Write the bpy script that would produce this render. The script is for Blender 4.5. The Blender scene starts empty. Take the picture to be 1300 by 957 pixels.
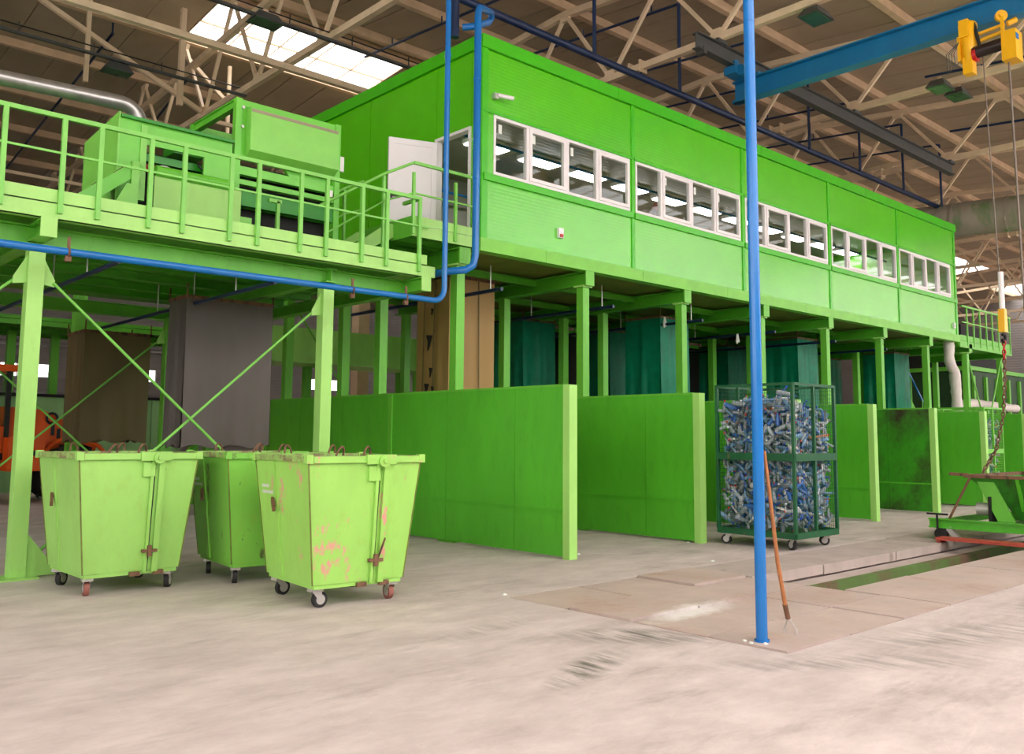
import bpy, math, random
from mathutils import Vector, Matrix, Quaternion
random.seed(7)
S = bpy.context.scene
C = S.collection

# ------------------------------------------------------------------ camera
# world: X runs along the cabin facade, Y away from the camera across the hall, Z up; metres
cd = bpy.data.cameras.new('camera'); cam = bpy.data.objects.new('camera', cd); C.objects.link(cam)
R0 = Vector((0.7364228, -0.6764802, 0.0074811))
U0 = -Vector((0.0767425, 0.0725456, -0.9944082))
F0 = Vector((0.6721548, 0.7328790, 0.1053390))
M = Matrix((R0, U0, -F0)).transposed().to_4x4()
M.translation = (0, 0, 1.6)
cam.matrix_world = M
cd.sensor_fit = 'HORIZONTAL'; cd.sensor_width = 36.0
cd.lens = 36.0 * 1136.36 / 1300.0
cd.shift_y = -44.5 / 1300.0
cd.clip_end = 300; cd.clip_start = .05
S.camera = cam

# ------------------------------------------------------------------ sky, light, exposure
W = bpy.data.worlds.new('World'); S.world = W; W.use_nodes = True
bg = W.node_tree.nodes['Background']
bg.inputs['Color'].default_value = (1.0, .95, .935, 1); bg.inputs['Strength'].default_value = 3.2
S.view_settings.view_transform = 'Standard'; S.view_settings.look = 'None'
S.view_settings.gamma = 1; S.view_settings.use_curve_mapping = False
S.view_settings.exposure = 0.85
S.cycles.max_bounces = 8; S.cycles.glossy_bounces = 3; S.cycles.transparent_max_bounces = 10

# ------------------------------------------------------------------ helpers
def lin(c):
    c /= 255.0
    return c / 12.92 if c <= .04045 else ((c + .055) / 1.055) ** 2.4
def rgb(r, g, b): return (lin(r), lin(g), lin(b), 1)

OFF = {}
class MB:
    """collects shapes; build() links them as one mesh object"""
    def __init__(s): s.v = []; s.f = []; s.sm = []; s.mi = []
    def add(s, vs, fs, smooth=False, mi=0):
        b = len(s.v); s.v += [tuple(p) for p in vs]
        for f in fs: s.f.append([b + i for i in f]); s.sm.append(smooth); s.mi.append(mi)
        return s
    def box(s, x0, y0, z0, x1, y1, z1, mi=0):
        v = [(x, y, z) for z in (z0, z1) for y in (y0, y1) for x in (x0, x1)]
        return s.add(v, [(0,2,3,1),(4,5,7,6),(0,1,5,4),(2,6,7,3),(0,4,6,2),(1,3,7,5)], mi=mi)
    def hexa(s, lo, hi, mi=0):
        """two quads (counter-clockwise seen from above), lower and upper"""
        return s.add(list(lo) + list(hi), [(3,2,1,0),(4,5,6,7),(0,1,5,4),(1,2,6,5),(2,3,7,6),(3,0,4,7)], mi=mi)
    def bar(s, p, q, w, h, up=(0, 0, 1), mi=0):
        p = Vector(p); q = Vector(q); d = (q - p).normalized(); u = Vector(up)
        if abs(d.dot(u)) > .98: u = Vector((0, 1, 0))
        r = d.cross(u).normalized() * w / 2; t = r.cross(d).normalized() * h / 2
        v = [p-r-t, p+r-t, p+r+t, p-r+t, q-r-t, q+r-t, q+r+t, q-r+t]
        return s.add(v, [(0,1,2,3),(7,6,5,4),(0,4,5,1),(1,5,6,2),(2,6,7,3),(3,7,4,0)], mi=mi)
    def ibeam(s, p, q, h, w, t=.012, up=(0, 0, 1), mi=0):
        p = Vector(p); q = Vector(q); d = (q - p).normalized(); u = Vector(up)
        r = d.cross(u).normalized(); u = r.cross(d).normalized()
        s.bar(p + u*(h-t)/2, q + u*(h-t)/2, w, t, up, mi); s.bar(p - u*(h-t)/2, q - u*(h-t)/2, w, t, up, mi)
        return s.bar(p, q, t, h - 2*t, up, mi)
    def cyl(s, p, q, r, n=12, r2=None, caps=True, mi=0):
        p = Vector(p); q = Vector(q); d = (q - p).normalized(); r2 = r if r2 is None else r2
        a = d.orthogonal().normalized(); b = d.cross(a)
        c = [a*math.cos(2*math.pi*i/n) + b*math.sin(2*math.pi*i/n) for i in range(n)]
        A = [p + e*r for e in c]; B = [q + e*r2 for e in c]
        s.add(A + B, [(i, (i+1) % n, n + (i+1) % n, n + i) for i in range(n)], True, mi)
        if caps: s.add(A, [tuple(range(n-1, -1, -1))], False, mi); s.add(B, [tuple(range(n))], False, mi)
        return s
    def tube(s, pts, r, n=10, closed=False, mi=0):
        P = [Vector(p) for p in pts]; k = len(P); rings = []
        T = []
        for i in range(k):
            a = P[(i-1) % k] if (i or closed) else P[i]; b = P[(i+1) % k] if (i < k-1 or closed) else P[i]
            T.append((b - a).normalized())
        x = T[0].orthogonal().normalized()
        for i in range(k):
            x = (x - T[i]*x.dot(T[i])).normalized(); y = T[i].cross(x)
            rr = r[i] if isinstance(r, (list, tuple)) else r
            rings.append([P[i] + (x*math.cos(2*math.pi*j/n) + y*math.sin(2*math.pi*j/n))*rr for j in range(n)])
        v = [p for rg in rings for p in rg]; f = []
        for i in range(k if closed else k-1):
            i2 = (i+1) % k
            for j in range(n): f.append((i*n+j, i*n+(j+1) % n, i2*n+(j+1) % n, i2*n+j))
        s.add(v, f, True, mi)
        if not closed: s.add(rings[0], [tuple(range(n-1, -1, -1))], False, mi); s.add(rings[-1], [tuple(range(n))], False, mi)
        return s
    def prism(s, poly, axis, a0, a1, mi=0):
        """2-D outline extruded along an axis: 'x' outline is (y,z), 'y' outline is (x,z), 'z' outline is (x,y)"""
        n = len(poly)
        mk = {'x': lambda p, a: (a, p[0], p[1]), 'y': lambda p, a: (p[0], a, p[1]), 'z': lambda p, a: (p[0], p[1], a)}[axis]
        v = [mk(p, a0) for p in poly] + [mk(p, a1) for p in poly]
        return s.add(v, [tuple(range(n-1, -1, -1)), tuple(range(n, 2*n))] + [(i, (i+1) % n, n+(i+1) % n, n+i) for i in range(n)], mi=mi)
    def lathe(s, prof, n=12, o=(0, 0, 0), mi=0):
        o = Vector(o); v = []
        for r, z in prof: v += [o + Vector((r*math.cos(2*math.pi*j/n), r*math.sin(2*math.pi*j/n), z)) for j in range(n)]
        f = [(i*n+j, i*n+(j+1) % n, (i+1)*n+(j+1) % n, (i+1)*n+j) for i in range(len(prof)-1) for j in range(n)]
        return s.add(v, f, True, mi)
    def quad(s, a, b, c, d, mi=0): return s.add([a, b, c, d], [(0, 1, 2, 3)], mi=mi)
    def mesh(s, name, mats, off=(0, 0, 0)):
        me = bpy.data.meshes.new(name); ox, oy, oz = off
        me.from_pydata([(x-ox, y-oy, z-oz) for x, y, z in s.v], [], s.f)
        mats = mats if isinstance(mats, (list, tuple)) else [mats]
        for m in mats: me.materials.append(m)
        me.polygons.foreach_set('use_smooth', s.sm); me.polygons.foreach_set('material_index', s.mi)
        me.update(); return me
    def build(s, name, mats, parent=None, label=None):
        off = OFF.get(parent.name, (0, 0, 0)) if parent else (0, 0, 0)
        o = bpy.data.objects.new(name, s.mesh(name, mats, off)); C.objects.link(o)
        o.parent = parent; OFF[o.name] = off
        if label: o['label'] = label
        return o

def thing(name, label, cat, loc=(0, 0, 0), group=None, kind=None):
    o = bpy.data.objects.new(name, None); C.objects.link(o); o.location = loc; OFF[o.name] = tuple(loc)
    o.empty_display_size = .2
    return tag(o, label, cat, group, kind)
def tag(o, label, cat, group=None, kind=None):
    o['label'] = label; o['category'] = cat
    if group: o['group'] = group
    if kind: o['kind'] = kind
    return o
def struct(o):
    o['kind'] = 'structure'; return o
def copy_tree(o, parent=None):
    c = o.copy(); C.objects.link(c); c.parent = parent
    for ch in list(o.children): copy_tree(ch, c)
    return c
def arc(c, r, a0, a1, n, u, v):
    c = Vector(c); u = Vector(u); v = Vector(v)
    return [c + u*r*math.cos(a0+(a1-a0)*i/n) + v*r*math.sin(a0+(a1-a0)*i/n) for i in range(n+1)]

# ------------------------------------------------------------------ materials
def nodes(name):
    m = bpy.data.materials.new(name); m.use_nodes = True; t = m.node_tree
    return m, t, t.nodes, t.links, t.nodes['Principled BSDF']
def mixc(N, L, a, b, fac):
    x = N.new('ShaderNodeMix'); x.data_type = 'RGBA'
    for s, val in ((x.inputs[6], a), (x.inputs[7], b), (x.inputs[0], fac)):
        if hasattr(val, 'links'): L.new(val, s)
        else: s.default_value = val
    return x.outputs[2]
def noise(N, L, co, scale, detail=4, rough=.55, dist=0):
    n = N.new('ShaderNodeTexNoise'); n.inputs['Scale'].default_value = scale; n.inputs['Detail'].default_value = detail
    n.inputs['Roughness'].default_value = rough; n.inputs['Distortion'].default_value = dist
    L.new(co, n.inputs['Vector']); return n.outputs['Fac']
def ramp(N, L, fac, a, b, ca=(0, 0, 0, 1), cb=(1, 1, 1, 1)):
    r = N.new('ShaderNodeValToRGB'); e = r.color_ramp.elements
    e[0].position = a; e[1].position = b; e[0].color = ca; e[1].color = cb
    L.new(fac, r.inputs['Fac']); return r.outputs['Color']
def mapped(N, L, scale=(1, 1, 1), coord='Object'):
    tc = N.new('ShaderNodeTexCoord'); mp = N.new('ShaderNodeMapping'); mp.inputs['Scale'].default_value = scale
    L.new(tc.outputs[coord], mp.inputs['Vector']); return mp.outputs['Vector']
def scl(c, k): return (min(1, c[0]*k), min(1, c[1]*k), min(1, c[2]*k), 1)

def mat(name, col, rough=.5, metal=0, var=.12, scale=2.5, bump=0, spec=.5, streak=0):
    m, t, N, L, b = nodes(name)
    co = mapped(N, L, (1, 1, 1 if not streak else 1/streak))
    f = noise(N, L, co, scale)
    L.new(mixc(N, L, scl(col, 1-var), scl(col, 1+var), ramp(N, L, f, .3, .7)), b.inputs['Base Color'])
    b.inputs['Roughness'].default_value = rough; b.inputs['Metallic'].default_value = metal
    b.inputs['Specular IOR Level'].default_value = spec
    if bump:
        bp = N.new('ShaderNodeBump'); bp.inputs['Strength'].default_value = bump; bp.inputs['Distance'].default_value = .01
        L.new(noise(N, L, co, scale*12), bp.inputs['Height']); L.new(bp.outputs['Normal'], b.inputs['Normal'])
    return m
def worn(name, col, col2, rough=.45, lo=.6, hi=.68, scale=3.0, var=.12, grime=None, stretch=(1, 1, .35), seed=0.0):
    """paint with patches of a second colour (rust, bare scrapes) and faint vertical grime"""
    m, t, N, L, b = nodes(name)
    tc = N.new('ShaderNodeTexCoord'); mp = N.new('ShaderNodeMapping'); mp.inputs['Scale'].default_value = stretch
    mp.inputs['Location'].default_value = (seed, seed*1.7, seed*.6)
    L.new(tc.outputs['Object'], mp.inputs['Vector']); co = mp.outputs['Vector']
    base = mixc(N, L, scl(col, 1-var), scl(col, 1+var), ramp(N, L, noise(N, L, co, 2.2), .3, .7))
    if grime: base = mixc(N, L, base, grime, ramp(N, L, noise(N, L, co, 7, 6, .7), .52, .85, (0, 0, 0, 1), (.55, .55, .55, 1)))
    L.new(mixc(N, L, base, col2, ramp(N, L, noise(N, L, co, scale, 8, .68), lo, hi)), b.inputs['Base Color'])
    b.inputs['Roughness'].default_value = rough
    return m
def emis(name, col, k):
    m, t, N, L, b = nodes(name)
    b.inputs['Base Color'].default_value = col; b.inputs['Emission Color'].default_value = col; b.inputs['Emission Strength'].default_value = k
    return m

def ribbed(name, col, scale, strength, rough, axis='Z', var=.06, dist=.006):
    m, t, N, L, b = nodes(name)
    co = mapped(N, L)
    L.new(mixc(N, L, scl(col, 1-var), scl(col, 1+var), ramp(N, L, noise(N, L, co, .9), .3, .7)), b.inputs['Base Color'])
    w = N.new('ShaderNodeTexWave'); w.wave_type = 'BANDS'; w.bands_direction = axis; w.inputs['Scale'].default_value = scale
    L.new(co, w.inputs['Vector'])
    bp = N.new('ShaderNodeBump'); bp.inputs['Strength'].default_value = strength; bp.inputs['Distance'].default_value = dist
    L.new(w.outputs['Fac'], bp.inputs['Height']); L.new(bp.outputs['Normal'], b.inputs['Normal'])
    b.inputs['Roughness'].default_value = rough
    return m

def glass_mat(name, tint, refl):
    m, t, N, L, b = nodes(name); out = N['Material Output']; N.remove(b)
    tr = N.new('ShaderNodeBsdfTransparent'); tr.inputs['Color'].default_value = tint
    gl = N.new('ShaderNodeBsdfGlossy'); gl.inputs['Roughness'].default_value = .03
    lw = N.new('ShaderNodeLayerWeight'); lw.inputs['Blend'].default_value = .5
    pw = N.new('ShaderNodeMath'); pw.operation = 'POWER'; L.new(lw.outputs['Facing'], pw.inputs[0]); pw.inputs[1].default_value = 4
    ma = N.new('ShaderNodeMath'); ma.operation = 'MULTIPLY_ADD'; L.new(pw.outputs[0], ma.inputs[0]); ma.inputs[1].default_value = .6; ma.inputs[2].default_value = refl
    mx = N.new('ShaderNodeMixShader'); L.new(ma.outputs[0], mx.inputs[0]); L.new(tr.outputs[0], mx.inputs[1]); L.new(gl.outputs[0], mx.inputs[2])
    L.new(mx.outputs[0], out.inputs['Surface']); return m

GREEN = rgb(106, 190, 58); CABIN = rgb(84, 198, 2); PALE = rgb(128, 205, 80)
m_green = worn('green steel paint', GREEN, rgb(70, 130, 35), .42, .74, .8, 2.0, .08, rgb(80, 140, 45))
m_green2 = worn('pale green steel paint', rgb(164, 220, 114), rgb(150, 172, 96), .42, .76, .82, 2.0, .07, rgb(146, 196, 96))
m_beam = worn('green beam paint', rgb(86, 175, 40), rgb(60, 95, 25), .45, .66, .76, 1.6, .1, rgb(70, 110, 30))
m_wall = worn('green partition paint', rgb(86, 182, 44), rgb(70, 120, 40), .36, .74, .82, 1.2, .08, rgb(62, 140, 34))
m_cabin = ribbed('green ribbed cladding', CABIN, 5.2, .1, .24); m_cabin.node_tree.nodes['Principled BSDF'].inputs['Specular IOR Level'].default_value = 1.0
m_trim = mat('green folded trim', rgb(70, 190, 22), .3, var=.05)
m_cabint = mat('green cabin fascia', rgb(118, 200, 60), .4, var=.08)
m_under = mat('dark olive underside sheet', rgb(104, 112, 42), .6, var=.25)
m_mach = mat('green machine enamel', rgb(108, 200, 58), .32, var=.06)
m_machp = mat('pale green machine panel', rgb(130, 206, 82), .35, var=.06)
m_machd = mat('deep green machine enamel', rgb(30, 140, 18), .35, var=.06)
m_dark = mat('black machine interior', rgb(22, 20, 20), .7, var=.3)
m_rail = mat('green railing paint', rgb(126, 202, 84), .4, var=.07)
m_white = mat('white window plastic', rgb(236, 230, 230), .35, var=.03)
m_door = mat('white door leaf', rgb(240, 234, 236), .35, var=.02)
m_blue = mat('blue pipe paint', rgb(26, 112, 186), .2, var=.08)
m_navy = mat('dark blue pipe paint', rgb(20, 42, 78), .4, var=.1)
m_crane = worn('blue crane paint', rgb(14, 110, 160), rgb(10, 80, 100), .4, .7, .8, 1.5)
m_railgrey = mat('grey crane rail paint', rgb(72, 74, 72), .5, var=.12)
m_yellow = worn('yellow hoist enamel', rgb(240, 178, 12), rgb(150, 105, 20), .35, .72, .8, 6)
m_drum = mat('oily drum steel', rgb(52, 40, 40), .35, .4)
m_rope = mat('steel rope', rgb(120, 105, 95), .5, .3)
m_truss = mat('cream truss paint', rgb(222, 198, 164), .6, var=.1)
m_purlin = mat('cream purlin paint', rgb(210, 180, 145), .65, var=.1)
m_roof = ribbed('grey roof sheet', rgb(172, 154, 128), .8, .25, .6, 'X', .08, .01)
m_clad = ribbed('pale grey wall cladding', rgb(162, 156, 152), 1.6, .5, .55, 'Z', .06, .02)
m_galv = mat('galvanised duct', rgb(178, 176, 174), .3, .75, var=.16, scale=6)
m_duct = worn('dusty duct wrap', rgb(150, 140, 125), rgb(105, 130, 85), .6, .5, .65, 2)
m_insul = mat('white pipe insulation', rgb(225, 216, 210), .7, var=.06, scale=8, bump=.8)
m_rubber = mat('black rubber tyre', rgb(38, 36, 36), .75)
m_zinc = mat('zinc caster steel', rgb(200, 196, 194), .35, .5)
m_rust = worn('rusty steel', rgb(120, 85, 62), rgb(70, 45, 35), .7, .5, .6, 8)
m_brown = mat('brown rubber curtain', rgb(98, 84, 50), .6, var=.22, scale=1.2, streak=5)
m_grey = mat('grey rubber curtain', rgb(92, 84, 80), .6, var=.2, scale=1.2, streak=5)
m_tan = mat('tan rubber curtain', rgb(160, 128, 76), .6, var=.12, scale=1.5, streak=5)
m_tarp = mat('green tarpaulin', rgb(6, 122, 90), .4, var=.2, scale=4, spec=.25, bump=.5)
m_orange = worn('orange loader enamel', rgb(228, 88, 14), rgb(150, 60, 20), .4, .72, .8, 3)
m_black = mat('black cab frame', rgb(24, 24, 26), .4)
m_cage = worn('dark green cage paint', rgb(24, 88, 52), rgb(110, 92, 66), .5, .66, .72, 6)
m_plank = worn('red painted plank', rgb(178, 72, 56), rgb(120, 90, 75), .6, .62, .7, 3, .15, None, (.4, 3, 1))
m_wood = mat('rake handle wood', rgb(176, 112, 66), .55, var=.2, scale=8)
m_concrete2 = worn('grey kerb concrete', rgb(180, 165, 157), rgb(128, 114, 104), .8, .6, .75, 3)
m_plate = worn('rust stained floor plate', rgb(192, 172, 163), rgb(170, 140, 124), .62, .5, .72, 1.1, .1, rgb(174, 154, 144), (1, 1, 1))
m_lampgreen = mat('green lamp glass', rgb(60, 92, 62), .2)
m_red = mat('red plastic', rgb(190, 25, 30), .4)
m_pit = worn('pit wall paint', rgb(92, 120, 60), rgb(110, 86, 66), .7, .45, .55, 1.0)
m_int = ribbed('grey cabin lining', rgb(150, 146, 136), 2.2, .5, .4, 'Y', .06, .01)
m_sky = None
m_glass = glass_mat('window glass', (.93, .94, .94, 1), .03)
m_tube = emis('fluorescent tube', (1, .98, .94, 1), 9.0)
m_label = mat('white print', rgb(225, 228, 220), .6, var=.02)
m_stripe = mat('taupe stripe', rgb(150, 140, 112), .5)
m_signy = mat('yellow sign', rgb(235, 180, 20), .5, var=.03)

def translucent(name, col):
    m, t, N, L, b = nodes(name); out = N['Material Output']; N.remove(b)
    tl = N.new('ShaderNodeBsdfTranslucent'); tl.inputs['Color'].default_value = col
    tr = N.new('ShaderNodeBsdfTransparent'); tr.inputs['Color'].default_value = col
    mx = N.new('ShaderNodeMixShader'); mx.inputs[0].default_value = .7
    L.new(tl.outputs[0], mx.inputs[1]); L.new(tr.outputs[0], mx.inputs[2]); L.new(mx.outputs[0], out.inputs['Surface']); return m
m_sky = translucent('milky skylight pane', (.95, .95, .95, 1))

def floor_mat():
    m, t, N, L, b = nodes('dusty concrete floor')
    co = mapped(N, L)
    base = mixc(N, L, rgb(180, 165, 160), rgb(215, 200, 195), ramp(N, L, noise(N, L, mapped(N, L, (.8, 1.5, 1)), 1.5, 9, .72), .3, .68))
    base = mixc(N, L, base, rgb(146, 132, 125), ramp(N, L, noise(N, L, mapped(N, L, (.5, 1.6, 1)), 1.1, 8, .7), .55, .75, (0, 0, 0, 1), (.8, .8, .8, 1)))
    base = mixc(N, L, base, rgb(236, 226, 220), ramp(N, L, noise(N, L, co, 5, 8, .75), .6, .8, (0, 0, 0, 1), (.5, .5, .5, 1)))
    # tyre scuffs: streaks that lie in two swept patches on the floor
    tc = N.new('ShaderNodeTexCoord')
    def patch(cx, cy, rx, ry, rot, k):
        mp = N.new('ShaderNodeMapping'); mp.vector_type = 'TEXTURE'
        mp.inputs['Location'].default_value = (cx, cy, 0); mp.inputs['Rotation'].default_value = (0, 0, rot); mp.inputs['Scale'].default_value = (rx, ry, 1)
        L.new(tc.outputs['Object'], mp.inputs['Vector'])
        ln = N.new('ShaderNodeVectorMath'); ln.operation = 'LENGTH'; L.new(mp.outputs[0], ln.inputs[0])
        area = ramp(N, L, ln.outputs['Value'], .35, 1.0, (1, 1, 1, 1), (0, 0, 0, 1))
        mp2 = N.new('ShaderNodeMapping'); mp2.inputs['Rotation'].default_value = (0, 0, -rot); mp2.inputs['Scale'].default_value = (13, 1.6, 1)
        L.new(tc.outputs['Object'], mp2.inputs['Vector'])
        st = ramp(N, L, noise(N, L, mp2.outputs[0], 1.0, 5, .65), .42, .62)
        mu = N.new('ShaderNodeMath'); mu.operation = 'MULTIPLY'; L.new(area, mu.inputs[0]); L.new(st, mu.inputs[1])
        m3 = N.new('ShaderNodeMath'); m3.operation = 'MULTIPLY'; L.new(mu.outputs[0], m3.inputs[0]); m3.inputs[1].default_value = k
        return m3.outputs[0]
    for a in ((5.8, 4.82, .78, .34, -.75, 1.0), (4.8, 4.4, .75, .2, .35, .95), (8.0, 3.0, 1.5, .45, -.4, .55), (6.4, 3.2, 1.4, .3, -.6, .45), (10.5, 2.9, 2.0, .4, -.2, .4), (5.0, 5.8, .8, .2, .1, .35)):
        base = mixc(N, L, base, rgb(96, 94, 84), patch(*a))
    L.new(base, b.inputs['Base Color']); b.inputs['Roughness'].default_value = .7
    bp = N.new('ShaderNodeBump'); bp.inputs['Strength'].default_value = .5; bp.inputs['Distance'].default_value = .015
    L.new(noise(N, L, mapped(N, L, (.6, 1.3, 1)), 9, 8, .7), bp.inputs['Height']); L.new(bp.outputs['Normal'], b.inputs['Normal'])
    return m
m_floor = floor_mat()
def dusted(m, cx, cy, rx, ry, rot, col):
    t = m.node_tree; N, L = t.nodes, t.links; b = N['Principled BSDF']; src = b.inputs['Base Color'].links[0].from_socket
    tc = N.new('ShaderNodeTexCoord'); mp = N.new('ShaderNodeMapping'); mp.vector_type = 'TEXTURE'
    mp.inputs['Location'].default_value = (cx, cy, 0); mp.inputs['Rotation'].default_value = (0, 0, rot); mp.inputs['Scale'].default_value = (rx, ry, 1)
    L.new(tc.outputs['Object'], mp.inputs['Vector']); ln = N.new('ShaderNodeVectorMath'); ln.operation = 'LENGTH'; L.new(mp.outputs[0], ln.inputs[0])
    ns = noise(N, L, tc.outputs['Object'], 4, 6, .7); ad = N.new('ShaderNodeMath'); ad.operation = 'MULTIPLY_ADD'; L.new(ns, ad.inputs[0]); ad.inputs[1].default_value = .9; L.new(ln.outputs['Value'], ad.inputs[2])
    L.new(mixc(N, L, src, col, ramp(N, L, ad.outputs[0], .6, 1.25, (.9, .9, .9, 1), (0, 0, 0, 1))), b.inputs['Base Color'])
dusted(m_plate, 7.0, 5.12, 1.5, .42, .12, rgb(235, 228, 224))

# ================================================================== THE HALL
XA, XB, YA, YB, RIDGE = -8.5, 75.5, -9.0, 51.0, 21.0
def roofz(y): return 13.02 - .088 * abs(y - RIDGE)

# floor with a recess for the steel plates and the pit
fl = MB()
for x0, y0, x1, y1 in ((XA, YA, XB, 3.68), (XA, 6.8, XB, YB), (XA, 3.68, 6.2, 6.8), (20.0, 3.68, XB, 6.8)):
    fl.box(x0, y0, -.5, x1, y1, 0)
fl.box(6.2, 3.68, -.5, 20, 4.66, -.12); fl.box(6.2, 6.0, -.5, 20, 6.8, -.13); fl.box(6.2, 4.66, -.5, 9.2, 6.0, -.12)
fl.box(9.2, 4.66, -.6, 20, 6.0, -.5)
floor = struct(fl.build('floor', m_floor))
gx = [6.2, 7.22, 8.2, 9.22]; gy = [3.68, 4.4, 5.2, 5.97, 6.8]
def plate(x0, y0, x1, y1, zt=0.0, th=.03, name='floor_plate', m=m_plate):
    g = .016
    MB().box(x0+g, y0+g, zt-th, x1-g, y1-g, zt).build(name, m, floor)
for i in range(3):
    for j in range(4):
        plate(gx[i], gy[j], gx[i+1], gy[j+1], random.choice((.0, .006, .014, .022)))
nx = [9.22, 10.75, 12.25, 13.8, 15.3, 16.8, 18.4, 20.0]
for i in range(7): plate(nx[i], 3.68, nx[i+1], 4.8, random.choice((0, .008, .018)))
fx = [9.22, 10.87, 12.95, 14.5, 16.2, 18.0, 20.0]
for i in range(6): plate(fx[i], 5.9, fx[i+1], 6.8, random.choice((.0, .004, .008)), .125, 'kerb_block', m_concrete2)
MB().box(9.2, 5.5, -.5, 20, 5.62, -.13).build('pit_beam', m_pit, floor)
MB().box(9.2, 5.62, -.2, 20, 5.9, -.14).build('pit_ledge', m_concrete2, floor)
MB().box(9.2, 4.66, -.5, 20, 4.78, -.032).build('pit_lip', m_rust, floor)

# outer walls
def clad_wall(name, along, fixed, a0, a1, z0, z1, holes, th=.2):
    """cladding wall along 'x' or 'y' at a fixed coordinate, with rectangular holes (a0,z0,a1,z1) between piers"""
    w = MB()
    def put(p0, q0, p1, q1):
        if p1 - p0 < .01 or q1 - q0 < .01: return
        if along == 'x': w.box(p0, fixed, q0, p1, fixed+th, q1)
        else: w.box(fixed, p0, q0, fixed+th, p1, q1)
    hs = sorted(holes); cur = a0
    for h0, hz0, h1, hz1 in hs:
        put(cur, z0, h0, z1); put(h0, z0, h1, hz0); put(h0, hz1, h1, z1); cur = h1
    put(cur, z0, a1, z1)
    return struct(w.build(name, m_clad))
back_holes = [(x, 4.5, x+2.4, 5.2) for x in (5, 11.5, 17, 29, 41, 53, 65)]
wall_back = clad_wall('wall_back', 'x', YB, XA, XB, 0, 10.5, back_holes)
front_holes = [(XA+.5+6*i, 5.5, XA+.5+6*i+5.6, 9.9) for i in range(14)]
wall_front = clad_wall('wall_front', 'x', YA-.2, XA, XB, 0, 10.5, front_holes)
left_holes = [(-7+7*i, 3.0, -7+7*i+6.0, 8.6) for i in range(4)]
wall_left = clad_wall('wall_left', 'y', XA-.2, YA-.2, YB+.2, 0, 13.2, left_holes)
right_holes = [(-6, 3.0, -2, 8)]
wall_right = clad_wall('wall_right', 'y', XB, YA-.2, YB+.2, 0, 13.2, right_holes)
k = 0
def glaze(along, fixed, holes, n, wall, rows=1):
    for h0, z0, h1, z1 in holes:
        fr = MB(); t = .06
        def put(mb, p0, q0, p1, q1, d0, d1):
            if along == 'x': mb.box(p0, fixed+d0, q0, p1, fixed+d1, q1)
            else: mb.box(fixed+d0, p0, q0, fixed+d1, p1, q1)
        for i in range(n+1):
            p = h0 + (h1-h0)*i/n; put(fr, p-t/2, z0, p+t/2, z1, .05, .15)
        for i in range(rows+1):
            q = z0 + (z1-z0)*i/rows; put(fr, h0, q-t/2, h1, q+t/2, .05, .15)
        w = fr.build('window_frame', m_white, wall)
        for i in range(n):
            pm = MB(); put(pm, h0+(h1-h0)*i/n, z0, h0+(h1-h0)*(i+1)/n, z1, .095, .1); pm.build('pane', m_glass, w)
glaze('x', YB, back_holes, 3, wall_back)
glaze('x', YA-.2, front_holes, 3, wall_front, 4); glaze('y', XA-.2, left_holes, 3, wall_left, 4); glaze('y', XB, right_holes, 3, wall_right, 3)

# roof: ceiling with separate sheets and purlins, skylight strips beside the ridge
ceiling = struct(MB().box(XA-.2, RIDGE-.25, 13.0, XB+.2, RIDGE+.25, 13.12).build('ceiling', m_purlin))
SKY = [(9.5, 15.5), (21.5, 27.5), (33.5, 39.5), (45.5, 51.5), (57.5, 63.5), (69.5, 75.5)]
SY0, SY1 = 21.7, 24.45
def sheet_mesh(y0, y1, w=1.2):
    b = MB()
    for (ya, yb) in ((y0, y1),):
        za, zb = roofz(ya), roofz(yb)
        b.hexa([(0, ya, za), (w-.035, ya, za), (w-.035, yb, zb), (0, yb, zb)], [(0, ya, za+.06), (w-.035, ya, za+.06), (w-.035, yb, zb+.06), (0, yb, zb+.06)])
        b.hexa([(w-.05, ya, za+.03), (w+.02, ya, za+.03), (w+.02, yb, zb+.03), (w-.05, yb, zb+.03)], [(w-.05, ya, za+.07), (w+.02, ya, za+.07), (w+.02, yb, zb+.07), (w-.05, yb, zb+.07)])
    return b.mesh('roof_sheet', m_roof)
NEAR = [(-8.6, -4.9), (-4.8, -0.8)]   # unseen rooflight bands added on the near slope to light floor and facade
sm = [sheet_mesh(YA-.2, NEAR[0][0]), sheet_mesh(RIDGE, SY0), sheet_mesh(SY0, SY1), sheet_mesh(SY1, YB+.2), sheet_mesh(NEAR[0][1], NEAR[1][0]), sheet_mesh(NEAR[1][1], RIDGE)]
x = XA - .1
xs = []
n = int((XB - XA) / 1.2)
for i in range(n):
    x = -8.5 + 1.2 * i
    insky = any(a - .01 <= x and x + 1.2 <= b + .01 for a, b in SKY)
    for j, me in enumerate(sm):
        if j == 2 and insky: continue
        o = bpy.data.objects.new('roof_sheet', me); C.objects.link(o); o.parent = ceiling; o.location = (x, 0, 0)
pm = {}
for j in range(-2, 17):
    y = 3.0 * j
    if y == RIDGE: ys = (RIDGE-.35, RIDGE+.35)
    else: ys = (y,)
    for yy in ys:
        z = roofz(yy) - .12
        MB().bar((XA, yy, z), (XB, yy, z), .16, .22).build('purlin', m_purlin, ceiling)
LIGHTS = [(a, b, SY0, SY1) for a, b in SKY] + [(-8.5+12*i, -8.5+12*i+12, y0, y1) for i in range(7) for y0, y1 in NEAR]  # ridge skylights, then the near-slope bands added for their light
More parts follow.
